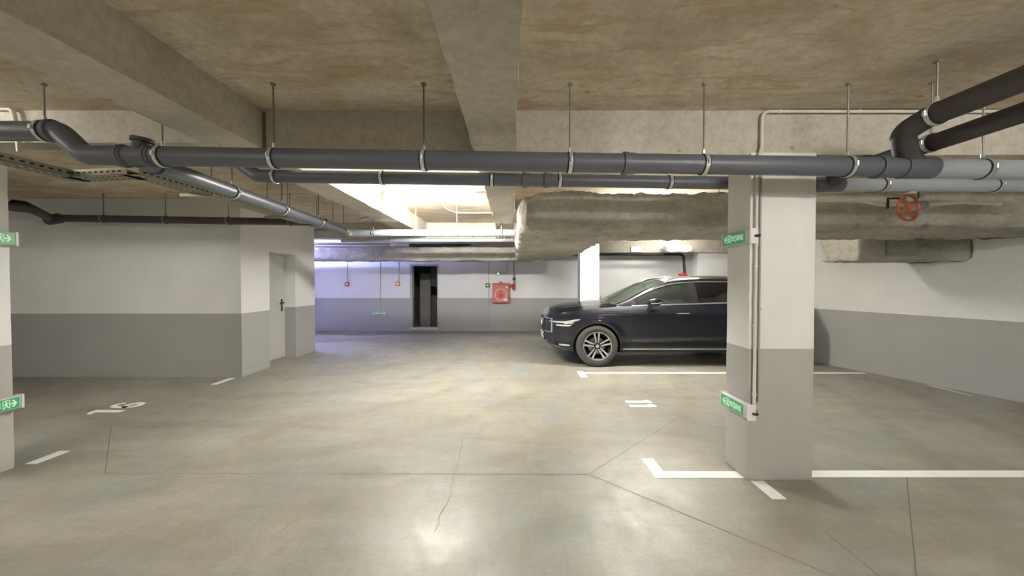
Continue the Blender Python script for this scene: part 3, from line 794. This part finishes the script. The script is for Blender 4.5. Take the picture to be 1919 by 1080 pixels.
bm = NB(); bmesh.ops.create_icosphere(bm, subdivisions=2, radius=.014, matrix=Matrix.Translation((-.12,-.055,0))); build('indicator_light', bm, M['led'], t)
# hose cabinet
c0 = placepix(923.5, 567); c1 = placepix(954.5, 531); cw = c1.x-c0.x; ch = c1.z-c0.z
t = tag(empty('fire_hose_cabinet', (c0.x, FY, c0.z)), 'red fire hose cabinet with a round emblem on the far wall', 'fire cabinet')
bm = NB(); box(bm, 0, cw, -.17, 0, 0, ch, .008); build('cabinet', bm, M['red'], t)
bm = NB(); box(bm, .015, cw-.015, -.185, -.172, .015, ch-.05, .003); dr = build('door', bm, M['redpale'], t)
bm = NB(); prism(bm, [(0,-.02), (0,0), (cw*.33,0), (cw*.45,.05), (cw*.53,.05), (cw*.68,0), (cw,0), (cw,-.02)], 0, .18)
bmesh.ops.transform(bm, matrix=Matrix.Translation((0,0,ch)) @ Matrix.Rotation(PI/2, 4, 'X'), verts=bm.verts[:]); build('top_rim', bm, M['red'], t)
bm = NB(); rc = cw*.34; cc = Vector((cw*.49, -.188, ch*.42))
tube(bm, [cc+Vector((rc*math.cos(2*PI*k/36), 0, rc*math.sin(2*PI*k/36))) for k in range(36)], .009, 8, closed=True); build('emblem_ring', bm, M['white'], dr, smooth=True)
bm = NB(); fl = [(-.05,-.09), (.05,-.09), (.075,-.03), (.055,.03), (.04,.0), (.02,.09), (-.01,.12), (-.01,.05), (-.04,.04), (-.07,-.03)]
prism(bm, [(x, z) for x, z in fl], 0, .006)
bmesh.ops.transform(bm, matrix=Matrix.Translation(cc+Vector((0,.003,0))) @ Matrix.Rotation(PI/2, 4, 'X'), verts=bm.verts[:]); build('flame_emblem', bm, M['red'], dr)
bm = NB(); box(bm, cw*.80, cw*.93, -.192, -.186, ch*.74, ch*.82); box(bm, cw*.66, cw*.86, -.191, -.186, ch*.10, ch*.22); build('door_sticker', bm, M['white'], dr)
t = tag(empty('fire_water_pipe', (0,0,0)), 'dark riser pipe with a red valve right of the hose cabinet', 'pipe')
r0, r1 = placepix(963, 455), placepix(963, 546); r0.y = r1.y = FY-.09
bm = NB(); tube(bm, [r0, r1], .024, 12); build('pipe', bm, M['conduit_grey'], t, smooth=True)
bm = NB(); q = placepix(962, 537); q.y = FY-.09
tube(bm, [q+Vector((0,0,-.08)), q+Vector((0,0,.08))], .045, 14); tube(bm, [q, Vector((c1.x-.01, FY-.09, q.z+.02))], .026, 12); tube(bm, [q, q+Vector((0,-.1,0))], .016, 8)
tube(bm, [q+Vector((.05*math.cos(k*PI/8), -.1, .05*math.sin(k*PI/8))) for k in range(16)], .008, 6, closed=True)
build('valve', bm, M['red'], t, smooth=True)
bm = NB(); q = placepix(963, 523); q.y = FY-.09; tube(bm, [q+Vector((0,0,-.04)), q+Vector((0,0,.04))], .04, 10); build('coupling', bm, M['black'], t, smooth=True)
# dark pipe under the far beam, behind the car
t = tag(empty('fire_water_pipe', (0,0,0)), 'black pipe under the far beam dropping to a red valve above the car roof', 'pipe')
Yd = 10.5
bm = NB(); tube(bm, fillet([at(1060,477,Yd), at(1281,477,Yd), at(1283,513,Yd)], .12, 6), .036, 14); build('pipe', bm, M['rubber'], t, smooth=True)
bm = NB(); q = at(1280, 514, Yd); tube(bm, [q+Vector((0,0,-.2)), q+Vector((0,0,.03))], .07, 14); tube(bm, [q+Vector((-.12,-.02,-.02)), q+Vector((.10,-.02,-.02))], .045, 12)
build('valve', bm, M['red'], t, smooth=True)
b0 = at(1181, 473, 10.66); b1_ = at(1200, 463, 10.66)
t = tag(empty('notice_plate', (0,0,0)), 'small white plate on the low far beam above the car windscreen', 'sign')
bm = NB(); box(bm, b0.x, b1_.x, 10.58, 10.60, b0.z, b1_.z); build('plate', bm, M['white'], t)
bm = NB()
for i in range(2):
    for k in range(3):
        xx = b0.x+.05+.14*i; zz = b0.z+.05+.025*k; box(bm, xx, xx+.06, 10.577, 10.58, zz, zz+.008)
build('plate_marks', bm, M['conduit_grey'], t)
bm = lumpy(at(1245,466,10.3).x, at(1296,466,10.3).x, 10.15, 10.5, at(1250,474,10.3).z, at(1250,460,10.3).z, .1, .05, .012, .05, 8)
tag(build('rounded_duct', bm, M['duct'], smooth=True), 'rounded grey plastered duct piece under the far beam near the pilaster', 'box')  # rounded piece of plastered duct, holds no lamp
# ------------------------------------------------------------------ the car
CARX, CARY = .63, 7.415
car = tag(empty('car', (CARX, CARY, 0)), 'dark blue five-door sport utility car parked nose left behind the large pillar', 'car')
def lin(tab, u):
    if u <= tab[0][0]: return tab[0][1]
    for (a, x), (b, y) in zip(tab[:-1], tab[1:]):
        if u <= b:
            t = (u-a)/(b-a); return x+(y-x)*t
    return tab[-1][1]
def smoothtab(tab, u, w_=.05):
    return (lin(tab, u-w_)+lin(tab, u+w_)+2*lin(tab, u))/4
WT = [(0,.30),(.02,.46),(.05,.57),(.10,.68),(.18,.77),(.3,.85),(.5,.905),(.8,.935),(1.5,.945),(3.2,.945),(4.0,.93),(4.3,.90),(4.5,.84),(4.62,.74),(4.69,.60)]
PT = [(.2,.88),(.27,.925),(.33,.965),(.38,.955),(.43,.95),(.50,.972),(.58,.975),(.7,.985),(.84,1.0),(.92,.998),(.96,.985),(1.0,.962),(1.06,.918),(1.12,.872),(1.2,.84)]
ZT = [(0,.83),(.05,.875),(.12,.905),(.3,.955),(.6,1.0),(1.0,1.035),(1.3,1.06),(1.6,1.07),(2.5,1.095),(3.5,1.125),(4.1,1.15),(4.45,1.12),(4.6,1.05),(4.69,.95)]
ZB = [(0,.46),(.04,.37),(.12,.30),(.3,.25),(.6,.235),(4.2,.24),(4.5,.32),(4.69,.45)]
def Wd(u): return smoothtab(WT, u, .03) if u > .12 else lin(WT, u)
def flank(u, z):
    v = Wd(u)*smoothtab(PT, z, .02)
    # shoulder crease and the scoop low on the doors
    v += .006*math.exp(-((z-(.935+.012*(u-1.5)))/.02)**2)
    zl = .46+.045*(u-1.4)
    if 1.4 < u < 3.4: v -= .010*math.exp(-((z-zl+.045)/.035)**2)*min(1, (u-1.4)*3)
    for cu in (.87, 3.735):   # flared arches
        r_ = math.hypot(u-cu, z-.365)
        v += .022*math.exp(-((r_-.43)/.05)**2)*(1 if z > .3 else .4)
    return v
def ZTf(u): return smoothtab(ZT, u, .05) if u > .1 else lin(ZT, u)
def body_bm():
    bm = NB(); us = [0,.01,.025,.045,.07,.10,.14]+[.18+.045*i for i in range(98)]+[4.60,4.64,4.67,4.69]
    us = sorted(set(round(u, 4) for u in us if u <= 4.69)); rings = []
    NF = 26; NT_ = 8
    for u in us:
        zb, zt = lin(ZB, u), ZTf(u); half = []
        half.append((0, zb)); half.append((flank(u, zb)*.55, zb)); 
        for k in range(NF+1):
            z = zb+(zt-zb)*k/NF; v = flank(u, z)
            if k == 0: v *= .95
            half.append((v, z))
        vt = flank(u, zt)
        hood = 1 if u < 1.25 else max(0, 1-(u-1.25)/.15)
        cr = (.055 if u > .1 else .055*u/.1)*hood+.012
        for j in range(1, NT_+1):
            s = j/NT_; v = vt*(1-s); z = zt+cr*(1-(1-s)**2.4)+ (.012*hood*math.exp(-((s-.25)/.12)**2))
            half.append((v, z))
        ring = [bm.verts.new((u, -v, z)) for v, z in half] + [bm.verts.new((u, v, z)) for v, z in half[-2:0:-1]]
        rings.append(ring)
    n = len(rings[0])
    for a, (A, B) in enumerate(zip(rings[:-1], rings[1:])):
        for k in range(n):
            f = bm.faces.new((A[k], A[(k+1) % n], B[(k+1) % n], B[k]))
            c = f.calc_center_median()
            if c.z < .25 and abs(c.y) < .8: f.material_index = 1
            kk = min(k, n-1-k)
            if 1.45 < c.x < 4.35 and kk >= NF+3: f.material_index = 1
    bm.faces.new(rings[0]); bm.faces.new(rings[-1][::-1])
    return bm
bo = build('body', body_bm(), [M['carpaint'], M['interior']], car)
# open the wheel arches
cb = NB()
for cu in (.87, 3.735):
    for s in (-1, 1):
        bmesh.ops.create_cone(cb, cap_ends=True, segments=56, radius1=.415, radius2=.415, depth=.5, matrix=Matrix.Translation((cu, s*.87, .355)) @ Matrix.Rotation(PI/2, 4, 'X'))
cut = build('cutter', cb, M['interior'])
cut.location = car.location
bpy.context.view_layer.update()
bo.parent = None; bo.location = car.location; bpy.context.view_layer.update()
md = bo.modifiers.new('b', 'BOOLEAN'); md.object = cut; md.operation = 'DIFFERENCE'; md.solver = 'EXACT'
md.material_mode = 'TRANSFER'
dg = bpy.context.evaluated_depsgraph_get(); me = bpy.data.meshes.new_from_object(bo.evaluated_get(dg))
bo.modifiers.clear(); bo.data = me; bo.parent = car; bo.location = (0,0,0)
bpy.data.objects.remove(cut)
me.polygons.foreach_set('use_smooth', [True]*len(me.polygons)); me.set_sharp_from_angle(angle=math.radians(38))

def skin_patch(name, u0, u1, lo, hi, m, parent, off=.004, nu=14, nz=6, surf=flank, sides=(-1, 1), thick=.006, label=None):
    bm = NB()
    for s in sides:
        def P(u, z, o):
            du = (surf(u+.01, z)-surf(u-.01, z))/.02; dz = (surf(u, z+.01)-surf(u, z-.01))/.02
            n = Vector((-du, 1, -dz)).normalized()
            return Vector((u+n.x*o, s*(surf(u, z)+n.y*o), z+n.z*o))
        F = []; Bk = []
        for i in range(nu+1):
            u = u0+(u1-u0)*i/nu; a = lo(u) if callable(lo) else lo; b = hi(u) if callable(hi) else hi
            F.append([bm.verts.new(P(u, a+(b-a)*k/nz, off)) for k in range(nz+1)])
            Bk.append([bm.verts.new(P(u, a+(b-a)*k/nz, off-thick)) for k in range(nz+1)])
        for i in range(nu):
            for k in range(nz):
                bm.faces.new((F[i][k], F[i+1][k], F[i+1][k+1], F[i][k+1]))
            bm.faces.new((F[i][0], F[i+1][0], Bk[i+1][0], Bk[i][0])); bm.faces.new((F[i][nz], F[i+1][nz], Bk[i+1][nz], Bk[i][nz]))
        for k in range(nz):
            bm.faces.new((F[0][k], F[0][k+1], Bk[0][k+1], Bk[0][k])); bm.faces.new((F[nu][k], F[nu][k+1], Bk[nu][k+1], Bk[nu][k]))
    o = build(name, bm, m, parent, smooth=True, sharp=30)
    if label: o['label'] = label
    return o
sides_n = {'near': (-1,), 'far': (1,)}
for s in (-1, 1):
    fd = skin_patch('front_door', 1.50, 2.60, lambda u: .40, lambda u: ZTf(u)-.03, M['carpaint'], car, .005, 30, 30, sides=(s,))
    rd = skin_patch('rear_door', 2.612, 3.62, lambda u: .40+max(0, (u-3.25))*1.0, lambda u: ZTf(u)-.03, M['carpaint'], car, .005, 30, 30, sides=(s,))
    for dd, hu in ((fd, 2.36), (rd, 3.42)):
        bm = NB(); z = .935; v = s*(flank(hu, z)+.005)
        tube(bm, fillet([(hu-.11, v, z), (hu-.10, v+s*.035, z+.002), (hu+.10, v+s*.035, z+.006), (hu+.11, v, z+.006)], .03), .016, 10); h_ = build('handle', bm, M['carpaint'], dd, smooth=True)
        bm = NB(); tube(bm, [(hu-.095, v+s*.044, z+.008), (hu+.095, v+s*.044, z+.012)], .009, 8); build('handle_trim', bm, M['chrome'], h_, smooth=True)
    skin_patch('sill_trim', 1.33, 3.27, .30, .318, M['chrome'], car, .006, 30, 2, sides=(s,), label='bright sill strip')
    skin_patch('sill_cover', 1.32, 3.28, .245, .298, M['rimdark'], car, .006, 30, 3, sides=(s,), label='black lower sill')
    # headlight
    hl = skin_patch('headlight', .055, .60, lambda u: lin([(.05,.765),(.12,.715),(.3,.695),(.44,.72),(.60,.825)], u), lambda u: lin([(.05,.79),(.2,.815),(.45,.84),(.60,.845)], u), M['rimdark'], car, .004, 20, 6, sides=(s,))
    skin_patch('daytime_light', .06, .57, lambda u: lin([(.05,.768),(.3,.762),(.5,.800),(.57,.826)], u), lambda u: lin([(.05,.783),(.3,.792),(.5,.835),(.57,.838)], u), M['headlight'], hl, .007, 18, 2, sides=(s,))
    skin_patch('lamp_reflector', .17, .44, lambda u: lin([(.17,.708),(.4,.706),(.44,.745)], u), lambda u: lin([(.17,.73),(.4,.733),(.44,.75)], u), M['headlight'], hl, .007, 12, 2, sides=(s,))
    skin_patch('lamp_reflector', .30, .46, lambda u: .745+(u-.30)*.1, lambda u: .775+(u-.30)*.2, M['headlight'], hl, .0075, 8, 2, sides=(s,))
    skin_patch('fog_trim', .22, .40, lambda u: .352, lambda u: .385-(u-.2)*.05, M['chrome'], car, .004, 8, 2, sides=(s,))
    skin_patch('bumper_grille', .035, .15, .36, .47, M['rimdark'], car, .003, 8, 4, sides=(s,))
    skin_patch('tail_light', 4.30, 4.60, lambda u: .86, lambda u: 1.06, M['red'], car, .004, 10, 5, sides=(s,))
    # arch lips
    for cu in (.87, 3.735):
        bm = NB(); pts = []
        for k in range(33):
            a = -.10+(PI+.20)*k/32; uu, zz = cu+.418*math.cos(a), .355+.418*math.sin(a)
            if zz > .25: pts.append((uu, s*(flank(uu, zz)+.0), zz))
        tube(bm, pts, .012, 8); build('arch_lip', bm, M['rimdark'], car, smooth=True)
# radiator grille with frame, bars and badge
g = skin_patch('radiator_grille', .004, .105, lambda u: .56+u*.25, lambda u: .835-u*.3, M['rimdark'], car, .004, 12, 8)
bm = NB(); box(bm, -.012, .0, -.30, .30, .56, .835, .004)
for k in range(24):
    yy = -.28+.56*k/23; box(bm, -.016, -.010, yy-.003, yy+.003, .575, .82)
build('grille_bars', bm, M['rimdark'], g)
for s in (-1, 1):
    skin_patch('grille_frame', .092, .112, lambda u: .575, lambda u: .815, M['chrome'], g, .010, 3, 8, sides=(s,))
    skin_patch('grille_frame', .0, .112, lambda u: .552+u*.22, lambda u: .572+u*.22, M['chrome'], g, .009, 12, 2, sides=(s,))
    skin_patch('grille_frame', .0, .112, lambda u: .818, lambda u: .834, M['chrome'], g, .009, 12, 2, sides=(s,))
bm = NB(); tube(bm, [(-.022, .30, .60), (-.022, -.34, .81)], .010, 8)
tube(bm, [(-.028, .065*math.cos(2*PI*k/24), .705+.065*math.sin(2*PI*k/24)) for k in range(24)], .011, 8, closed=True)
build('badge', bm, M['chrome'], g, smooth=True)
bm = NB(); box(bm, -.030, -.015, -.26, .26, .41, .52, .004); pl = build('number_plate', bm, M['plate'], car)
bm = NB(); box(bm, -.02, .06, -.33, .33, .39, .54, .01); build('plate_holder', bm, M['rimdark'], car)
bm = NB()
for s in (-1, 1):
    pts = [(u, s*(flank(u, lin(ZB,u)+.03)*.99), lin(ZB, u)+.035) for u in (0.0,.03,.07,.12,.2,.3,.4,.46)]
    tube(bm, pts, .022, 10)
tube(bm, [(-.01,-.3,.48), (-.012,0,.47), (-.01,.3,.48)], .022, 10)
build('bumper_lip', bm, M['rimdark'], car, smooth=True)
# bonnet panel seams: raised bonnet skin
def zsurf(u, y):
    zt = ZTf(u); vt = flank(u, zt); s = 1-min(1, abs(y)/vt)
    hood = 1 if u < 1.25 else max(0, 1-(u-1.25)/.15)
    cr = (.055 if u > .1 else .055*u/.1)*hood+.012
    return zt+cr*(1-(1-s)**2.4)+.012*hood*math.exp(-((s-.25)/.12)**2)
bm = NB(); NU, NV = 26, 24; G = []
for i in range(NU+1):
    row = []
    for j_ in range(NV+1):
        y = (-1+2*j_/NV); u = .12+(1.20-.12)*i/NU; u += .10*(y*y)*(1-i/NU)*1.2 - .05*(1-y*y)*(i/NU)
        vt = flank(u, ZTf(u)); yy = y*(vt-.035); row.append(bm.verts.new((u, yy, zsurf(u, yy)+.006)))
    G.append(row)
for i in range(NU):
    for j_ in range(NV): bm.faces.new((G[i][j_], G[i+1][j_], G[i+1][j_+1], G[i][j_+1]))
r = bmesh.ops.solidify(bm, geom=bm.faces[:], thickness=.006)
build('bonnet', bm, M['carpaint'], car, smooth=True)
# ---- cabin shell
ZR = [(1.22,1.075),(1.45,1.16),(1.75,1.315),(2.0,1.425),(2.2,1.49),(2.4,1.525),(2.8,1.55),(3.4,1.545),(3.9,1.51),(4.2,1.47),(4.38,1.34),(4.52,1.16)]
VB = [(1.22,.81),(1.6,.838),(2.5,.848),(3.5,.832),(4.1,.80),(4.52,.72)]
VR = [(1.22,.80),(1.5,.775),(2.0,.675),(2.3,.635),(3.2,.63),(4.0,.60),(4.25,.60),(4.52,.72)]
def side_pt(u, t):
    zb = ZTf(u)-.005; zr = max(smoothtab(ZR, u, .06), zb+.01); vb, vr = smoothtab(VB, u), smoothtab(VR, u, .08)
    v = vb+(vr-vb)*t + .025*math.sin(PI*t)*min(1, (zr-zb)/.3); return (v, zb+(zr-zb)*t)
def top_pt(u, s):   # s 0 at the rail, 1 at the centre line
    v, z = side_pt(u, 1); crown = .065*min(1, max(.4, (u-1.2)/.8))
    fr = max(0, 1-(u-1.22)/1.1); rr_ = max(0, (u-4.0)/.52)
    return (u-.16*fr*(1-(1-s)**2)+.06*rr_*(1-(1-s)**2), v*(1-s), z+crown*(1-(1-s)**2.2))
US = [1.22+.03*i for i in range(111)]
def grid_mesh(name, cond_u, t0, t1, nt, fn, m, parent, off=0, sides=(-1,1), thick=.012, label=None):
    bm = NB()
    u0, u1 = cond_u; n = max(3, int((u1-u0)/.04)); 
    for s in sides:
        G = []
        for i in range(n+1):
            u = u0+(u1-u0)*i/n; row = []
            for k in range(nt+1): row.append(bm.verts.new(fn(u, t0(u)+(t1(u)-t0(u))*k/nt, s)))
            G.append(row)
        for i in range(n):
            for k in range(nt):
                try: bm.faces.new((G[i][k], G[i+1][k], G[i+1][k+1], G[i][k+1]))
                except ValueError: pass
    bmesh.ops.remove_doubles(bm, verts=bm.verts[:], dist=.0008)
    bmesh.ops.recalc_face_normals(bm, faces=bm.faces[:])
    bmesh.ops.solidify(bm, geom=bm.faces[:], thickness=thick)
    o = build(name, bm, m, parent, smooth=True, sharp=35)
    if label: o['label'] = label
    return o
def fs(o):  # side surface
    return lambda u, t, s: (u, s*(side_pt(u, t)[0]+o), side_pt(u, t)[1])
def ft(o):
    def f(u, t, s):
        a = top_pt(u, t); return (a[0], s*a[1], a[2]+o)
    return f
K = lambda c: (lambda u: c)
# window bands: t from tb to tw
TB, TWN = .035, .90
def tfront(u):     # front edge of the front window leans with the pillar
    return TWN if u > 1.62 else TB+.01
grid_mesh('roof', (2.16, 4.22), K(0), K(1), 12, ft(0), M['carpaint'], car)
for s in (-1, 1):
    grid_mesh('roof_rail_panel', (1.24, 4.52), K(TWN), K(1), 3, fs(0), M['carpaint'], car, sides=(s,))
    grid_mesh('windscreen_pillar', (1.23, 2.18), K(0), K(.10), 2, ft(0), M['carpaint'], car, sides=(s,))
    grid_mesh('windscreen_pillar', (1.24, 1.56), K(0), K(TWN), 3, fs(0), M['carpaint'], car, sides=(s,))
    grid_mesh('centre_pillar', (2.565, 2.69), K(0), K(TWN), 4, fs(.002), M['rimdark'], car, sides=(s,))
    grid_mesh('rear_pillar', (3.60, 3.68), K(0), K(TWN), 4, fs(.001), M['rimdark'], car, sides=(s,))
    grid_mesh('rear_pillar', (4.08, 4.52), K(0), K(TWN), 4, fs(0), M['carpaint'], car, sides=(s,))
    grid_mesh('front_window', (1.56, 2.565), K(TB), K(TWN), 6, fs(-.006), M['glass'], car, sides=(s,), thick=.004)
    grid_mesh('rear_window', (2.69, 3.60), K(TB), K(TWN), 6, fs(-.006), M['privacy'], car, sides=(s,), thick=.004)
    grid_mesh('quarter_window', (3.68, 4.08), K(TB), K(TWN), 6, fs(-.006), M['privacy'], car, sides=(s,), thick=.004)
    bm = NB()
    pts = [Vector(fs(.004)(1.50+.05*i, .02, s)) for i in range(53)]; tube(bm, pts, .015, 8)
    build('belt_trim', bm, M['chrome'], car, smooth=True)
    bm = NB(); pts = [Vector(fs(.006)(1.50+.045*i, .885, s)) for i in range(58)]; tube(bm, pts, .011, 8); build('window_trim', bm, M['chrome'], car, smooth=True)
    bm = NB(); pts = [Vector((u, s*(side_pt(u, 1)[0]-.015), side_pt(u, 1)[1]+(.045 if 0 < i < 19 else .0))) for i, u in enumerate([2.15+.1*k for k in range(20)])]
    tube(bm, pts, .015, 8); build('roof_rail', bm, M['chrome'], car, smooth=True)
    # sill of the belt between body and glass
    grid_mesh('belt_panel', (1.30, 4.50), K(-.0), K(TB), 1, fs(0), M['rimdark'], car, sides=(s,))
    # mirror
    mp = Vector((1.86, s*1.00, 1.135))
    mt = empty('door_mirror', mp, parent=car)
    bm = NB(); bmesh.ops.create_uvsphere(bm, u_segments=28, v_segments=16, radius=1)
    for v in bm.verts:
        q3 = v.co; sx, sy, sz = (math.copysign(abs(k)**.72, k) for k in q3)
        tap = 1-.28*max(0, sx)
        v.co = Vector((sx*.128, sy*.062*tap, sz*(.080 if sz > 0 else .062)*tap+.012*sx))
    build('mirror_cap', bm, M['carpaint'], mt, smooth=True)
    bm = NB(); tube(bm, [(-.07,-s*.01,-.03), (-.085,-s*.05,-.10), (-.09,-s*.09,-.15)], [.040,.036,.036], 12); build('mirror_arm', bm, M['rimdark'], mt, smooth=True)
    bm = NB(); tube(bm, [(-.10,s*.058,-.012), (.0,s*.066,-.010), (.10,s*.045,.0)], .008, 8); build('indicator_strip', bm, M['chrome'], mt, smooth=True)
grid_mesh('windscreen', (1.23, 2.16), K(.10), K(1), 10, ft(-.004), M['windshield'], car, thick=.004)
grid_mesh('rear_screen', (4.22, 4.52), K(0), K(1), 8, ft(-.004), M['privacy'], car, thick=.004)
# wipers, dashboard, wheel, seats
bm = NB()
for yy in (-.55, .1):
    tube(bm, [(1.17, yy, 1.135), (1.22, yy+.25, 1.155), (1.30, yy+.48, 1.19)], .008, 6)
build('wiper', bm, M['black'], car)
bm = NB(); box(bm, 1.35, 1.75, -.72, .72, 1.0, 1.105, .03); build('dashboard', bm, M['interior'], car, smooth=True)
bm = NB(); sc_ = Vector((1.88, -.37, 1.06)); a_ = Vector((1,0,-.4)).normalized(); b_ = a_.cross(Vector((0,1,0)))
tube(bm, [sc_+(Vector((0,1,0))*math.cos(2*PI*k/28)+b_*math.sin(2*PI*k/28))*.185 for k in range(28)], .014, 8, closed=True)
tube(bm, [sc_-Vector((0,.18,0)), sc_+Vector((0,.18,0))], .016, 8); build('steering_wheel', bm, M['rubber'], car, smooth=True)
bm = NB(); tube(bm, [(1.98, 0, 1.50), (2.0, 0, 1.44)], .01, 6); box(bm, 1.98, 2.01, -.11, .11, 1.38, 1.45, .01); build('cabin_mirror', bm, M['black'], car)
for (u, yy) in ((2.45, -.37), (2.45, .37), (3.30, -.40), (3.30, .40), (3.30, 0)):
    bm = NB(); box(bm, u-.07, u+.10, yy-.23, yy+.23, .85, 1.25, .05); box(bm, u-.02, u+.09, yy-.13, yy+.13, 1.27, 1.44, .04)
    tube(bm, [(u+.03, yy-.05, 1.2), (u+.03, yy-.05, 1.3)], .008, 6); tube(bm, [(u+.03, yy+.05, 1.2), (u+.03, yy+.05, 1.3)], .008, 6)
    build('seat', bm, M['seat'], car, smooth=True)
# wheels
RW = .366
def wheel(cu, s, parent):
    w_ = empty('wheel', (cu, s*.845, RW), 0 if s < 0 else PI, parent)
    bm = NB(); lathe(bm, [(.245,-.10), (.262,-.112), (.30,-.118), (.335,-.112), (.357,-.096), (.366,-.07), (.366,-.02), (.361,-.017), (.361,-.011), (.366,-.008), (.366,.03), (.366,.07), (.357,.10), (.30,.118), (.25,.10)], 72, close=True)
    build('tyre', bm, M['tyre'], w_, smooth=True, sharp=30)
    bm = NB(); lathe(bm, [(.249,-.108), (.249,-.098), (.236,-.09), (.225,-.05), (.215,.09), (.20,.09), (.21,-.05), (.222,-.092), (.236,-.108)], 64, close=True)
    build('rim_barrel', bm, M['rimdark'], w_, smooth=True, sharp=30)
    bm = NB(); lathe(bm, [(.250,-.112), (.250,-.106), (.240,-.104), (.240,-.110)], 64, close=True); build('rim_edge', bm, M['rimbright'], w_, smooth=True, sharp=30)
    bm = NB(); tube(bm, [(0,-.02,0), (0,.02,0)], .15, 40); tube(bm, [(0,-.05,0), (0,.0,0)], .07, 24); build('brake_disc', bm, M['conduit_grey'], w_, smooth=True)
    for k in range(5):
        a0 = PI/2+.06+2*PI*k/5
        bmB = NB(); bmD = NB()
        for q in (-1, 1):
            # bright blade, narrow at the hub and wide at the rim
            def P(r, a, y): return (r*math.cos(a0+a), y, r*math.sin(a0+a))
            blade = [(.055, q*.16), (.055, q*.50), (.236, q*.245), (.238, q*.105)]
            for bmX, y0, y1, grow in ((bmB, -.106, -.100, 0), (bmD, -.0995, -.06, .0)):
                lo = [bmX.verts.new(P(r, a, y0+ (0.014 if r < .1 else 0))) for r, a in blade]; hi = [bmX.verts.new(P(r, a, y1+(0.014 if r < .1 else 0))) for r, a in blade]
                bmX.faces.new(lo); bmX.faces.new(hi[::-1])
                for i in range(4): bmX.faces.new((lo[i], lo[(i+1) % 4], hi[(i+1) % 4], hi[i]))
        sp = build('spoke', bmD, M['rimdark'], w_); bmB.faces.ensure_lookup_table()
        for f in bmB.faces[:]: pass
        b2_ = build('spoke', bmB, M['rimbright'], w_)
    bm = NB(); tube(bm, [(0,-.098,0), (0,-.04,0)], .058, 28); build('hub', bm, M['rimdark'], w_, smooth=True)
    bm = NB(); tube(bm, [(0,-.104,0), (0,-.097,0)], .030, 24); build('hub_cap', bm, M['rimbright'], w_, smooth=True)
    return w_
for cu in (.87, 3.735):
    for s in (-1, 1): wheel(cu, s, car)
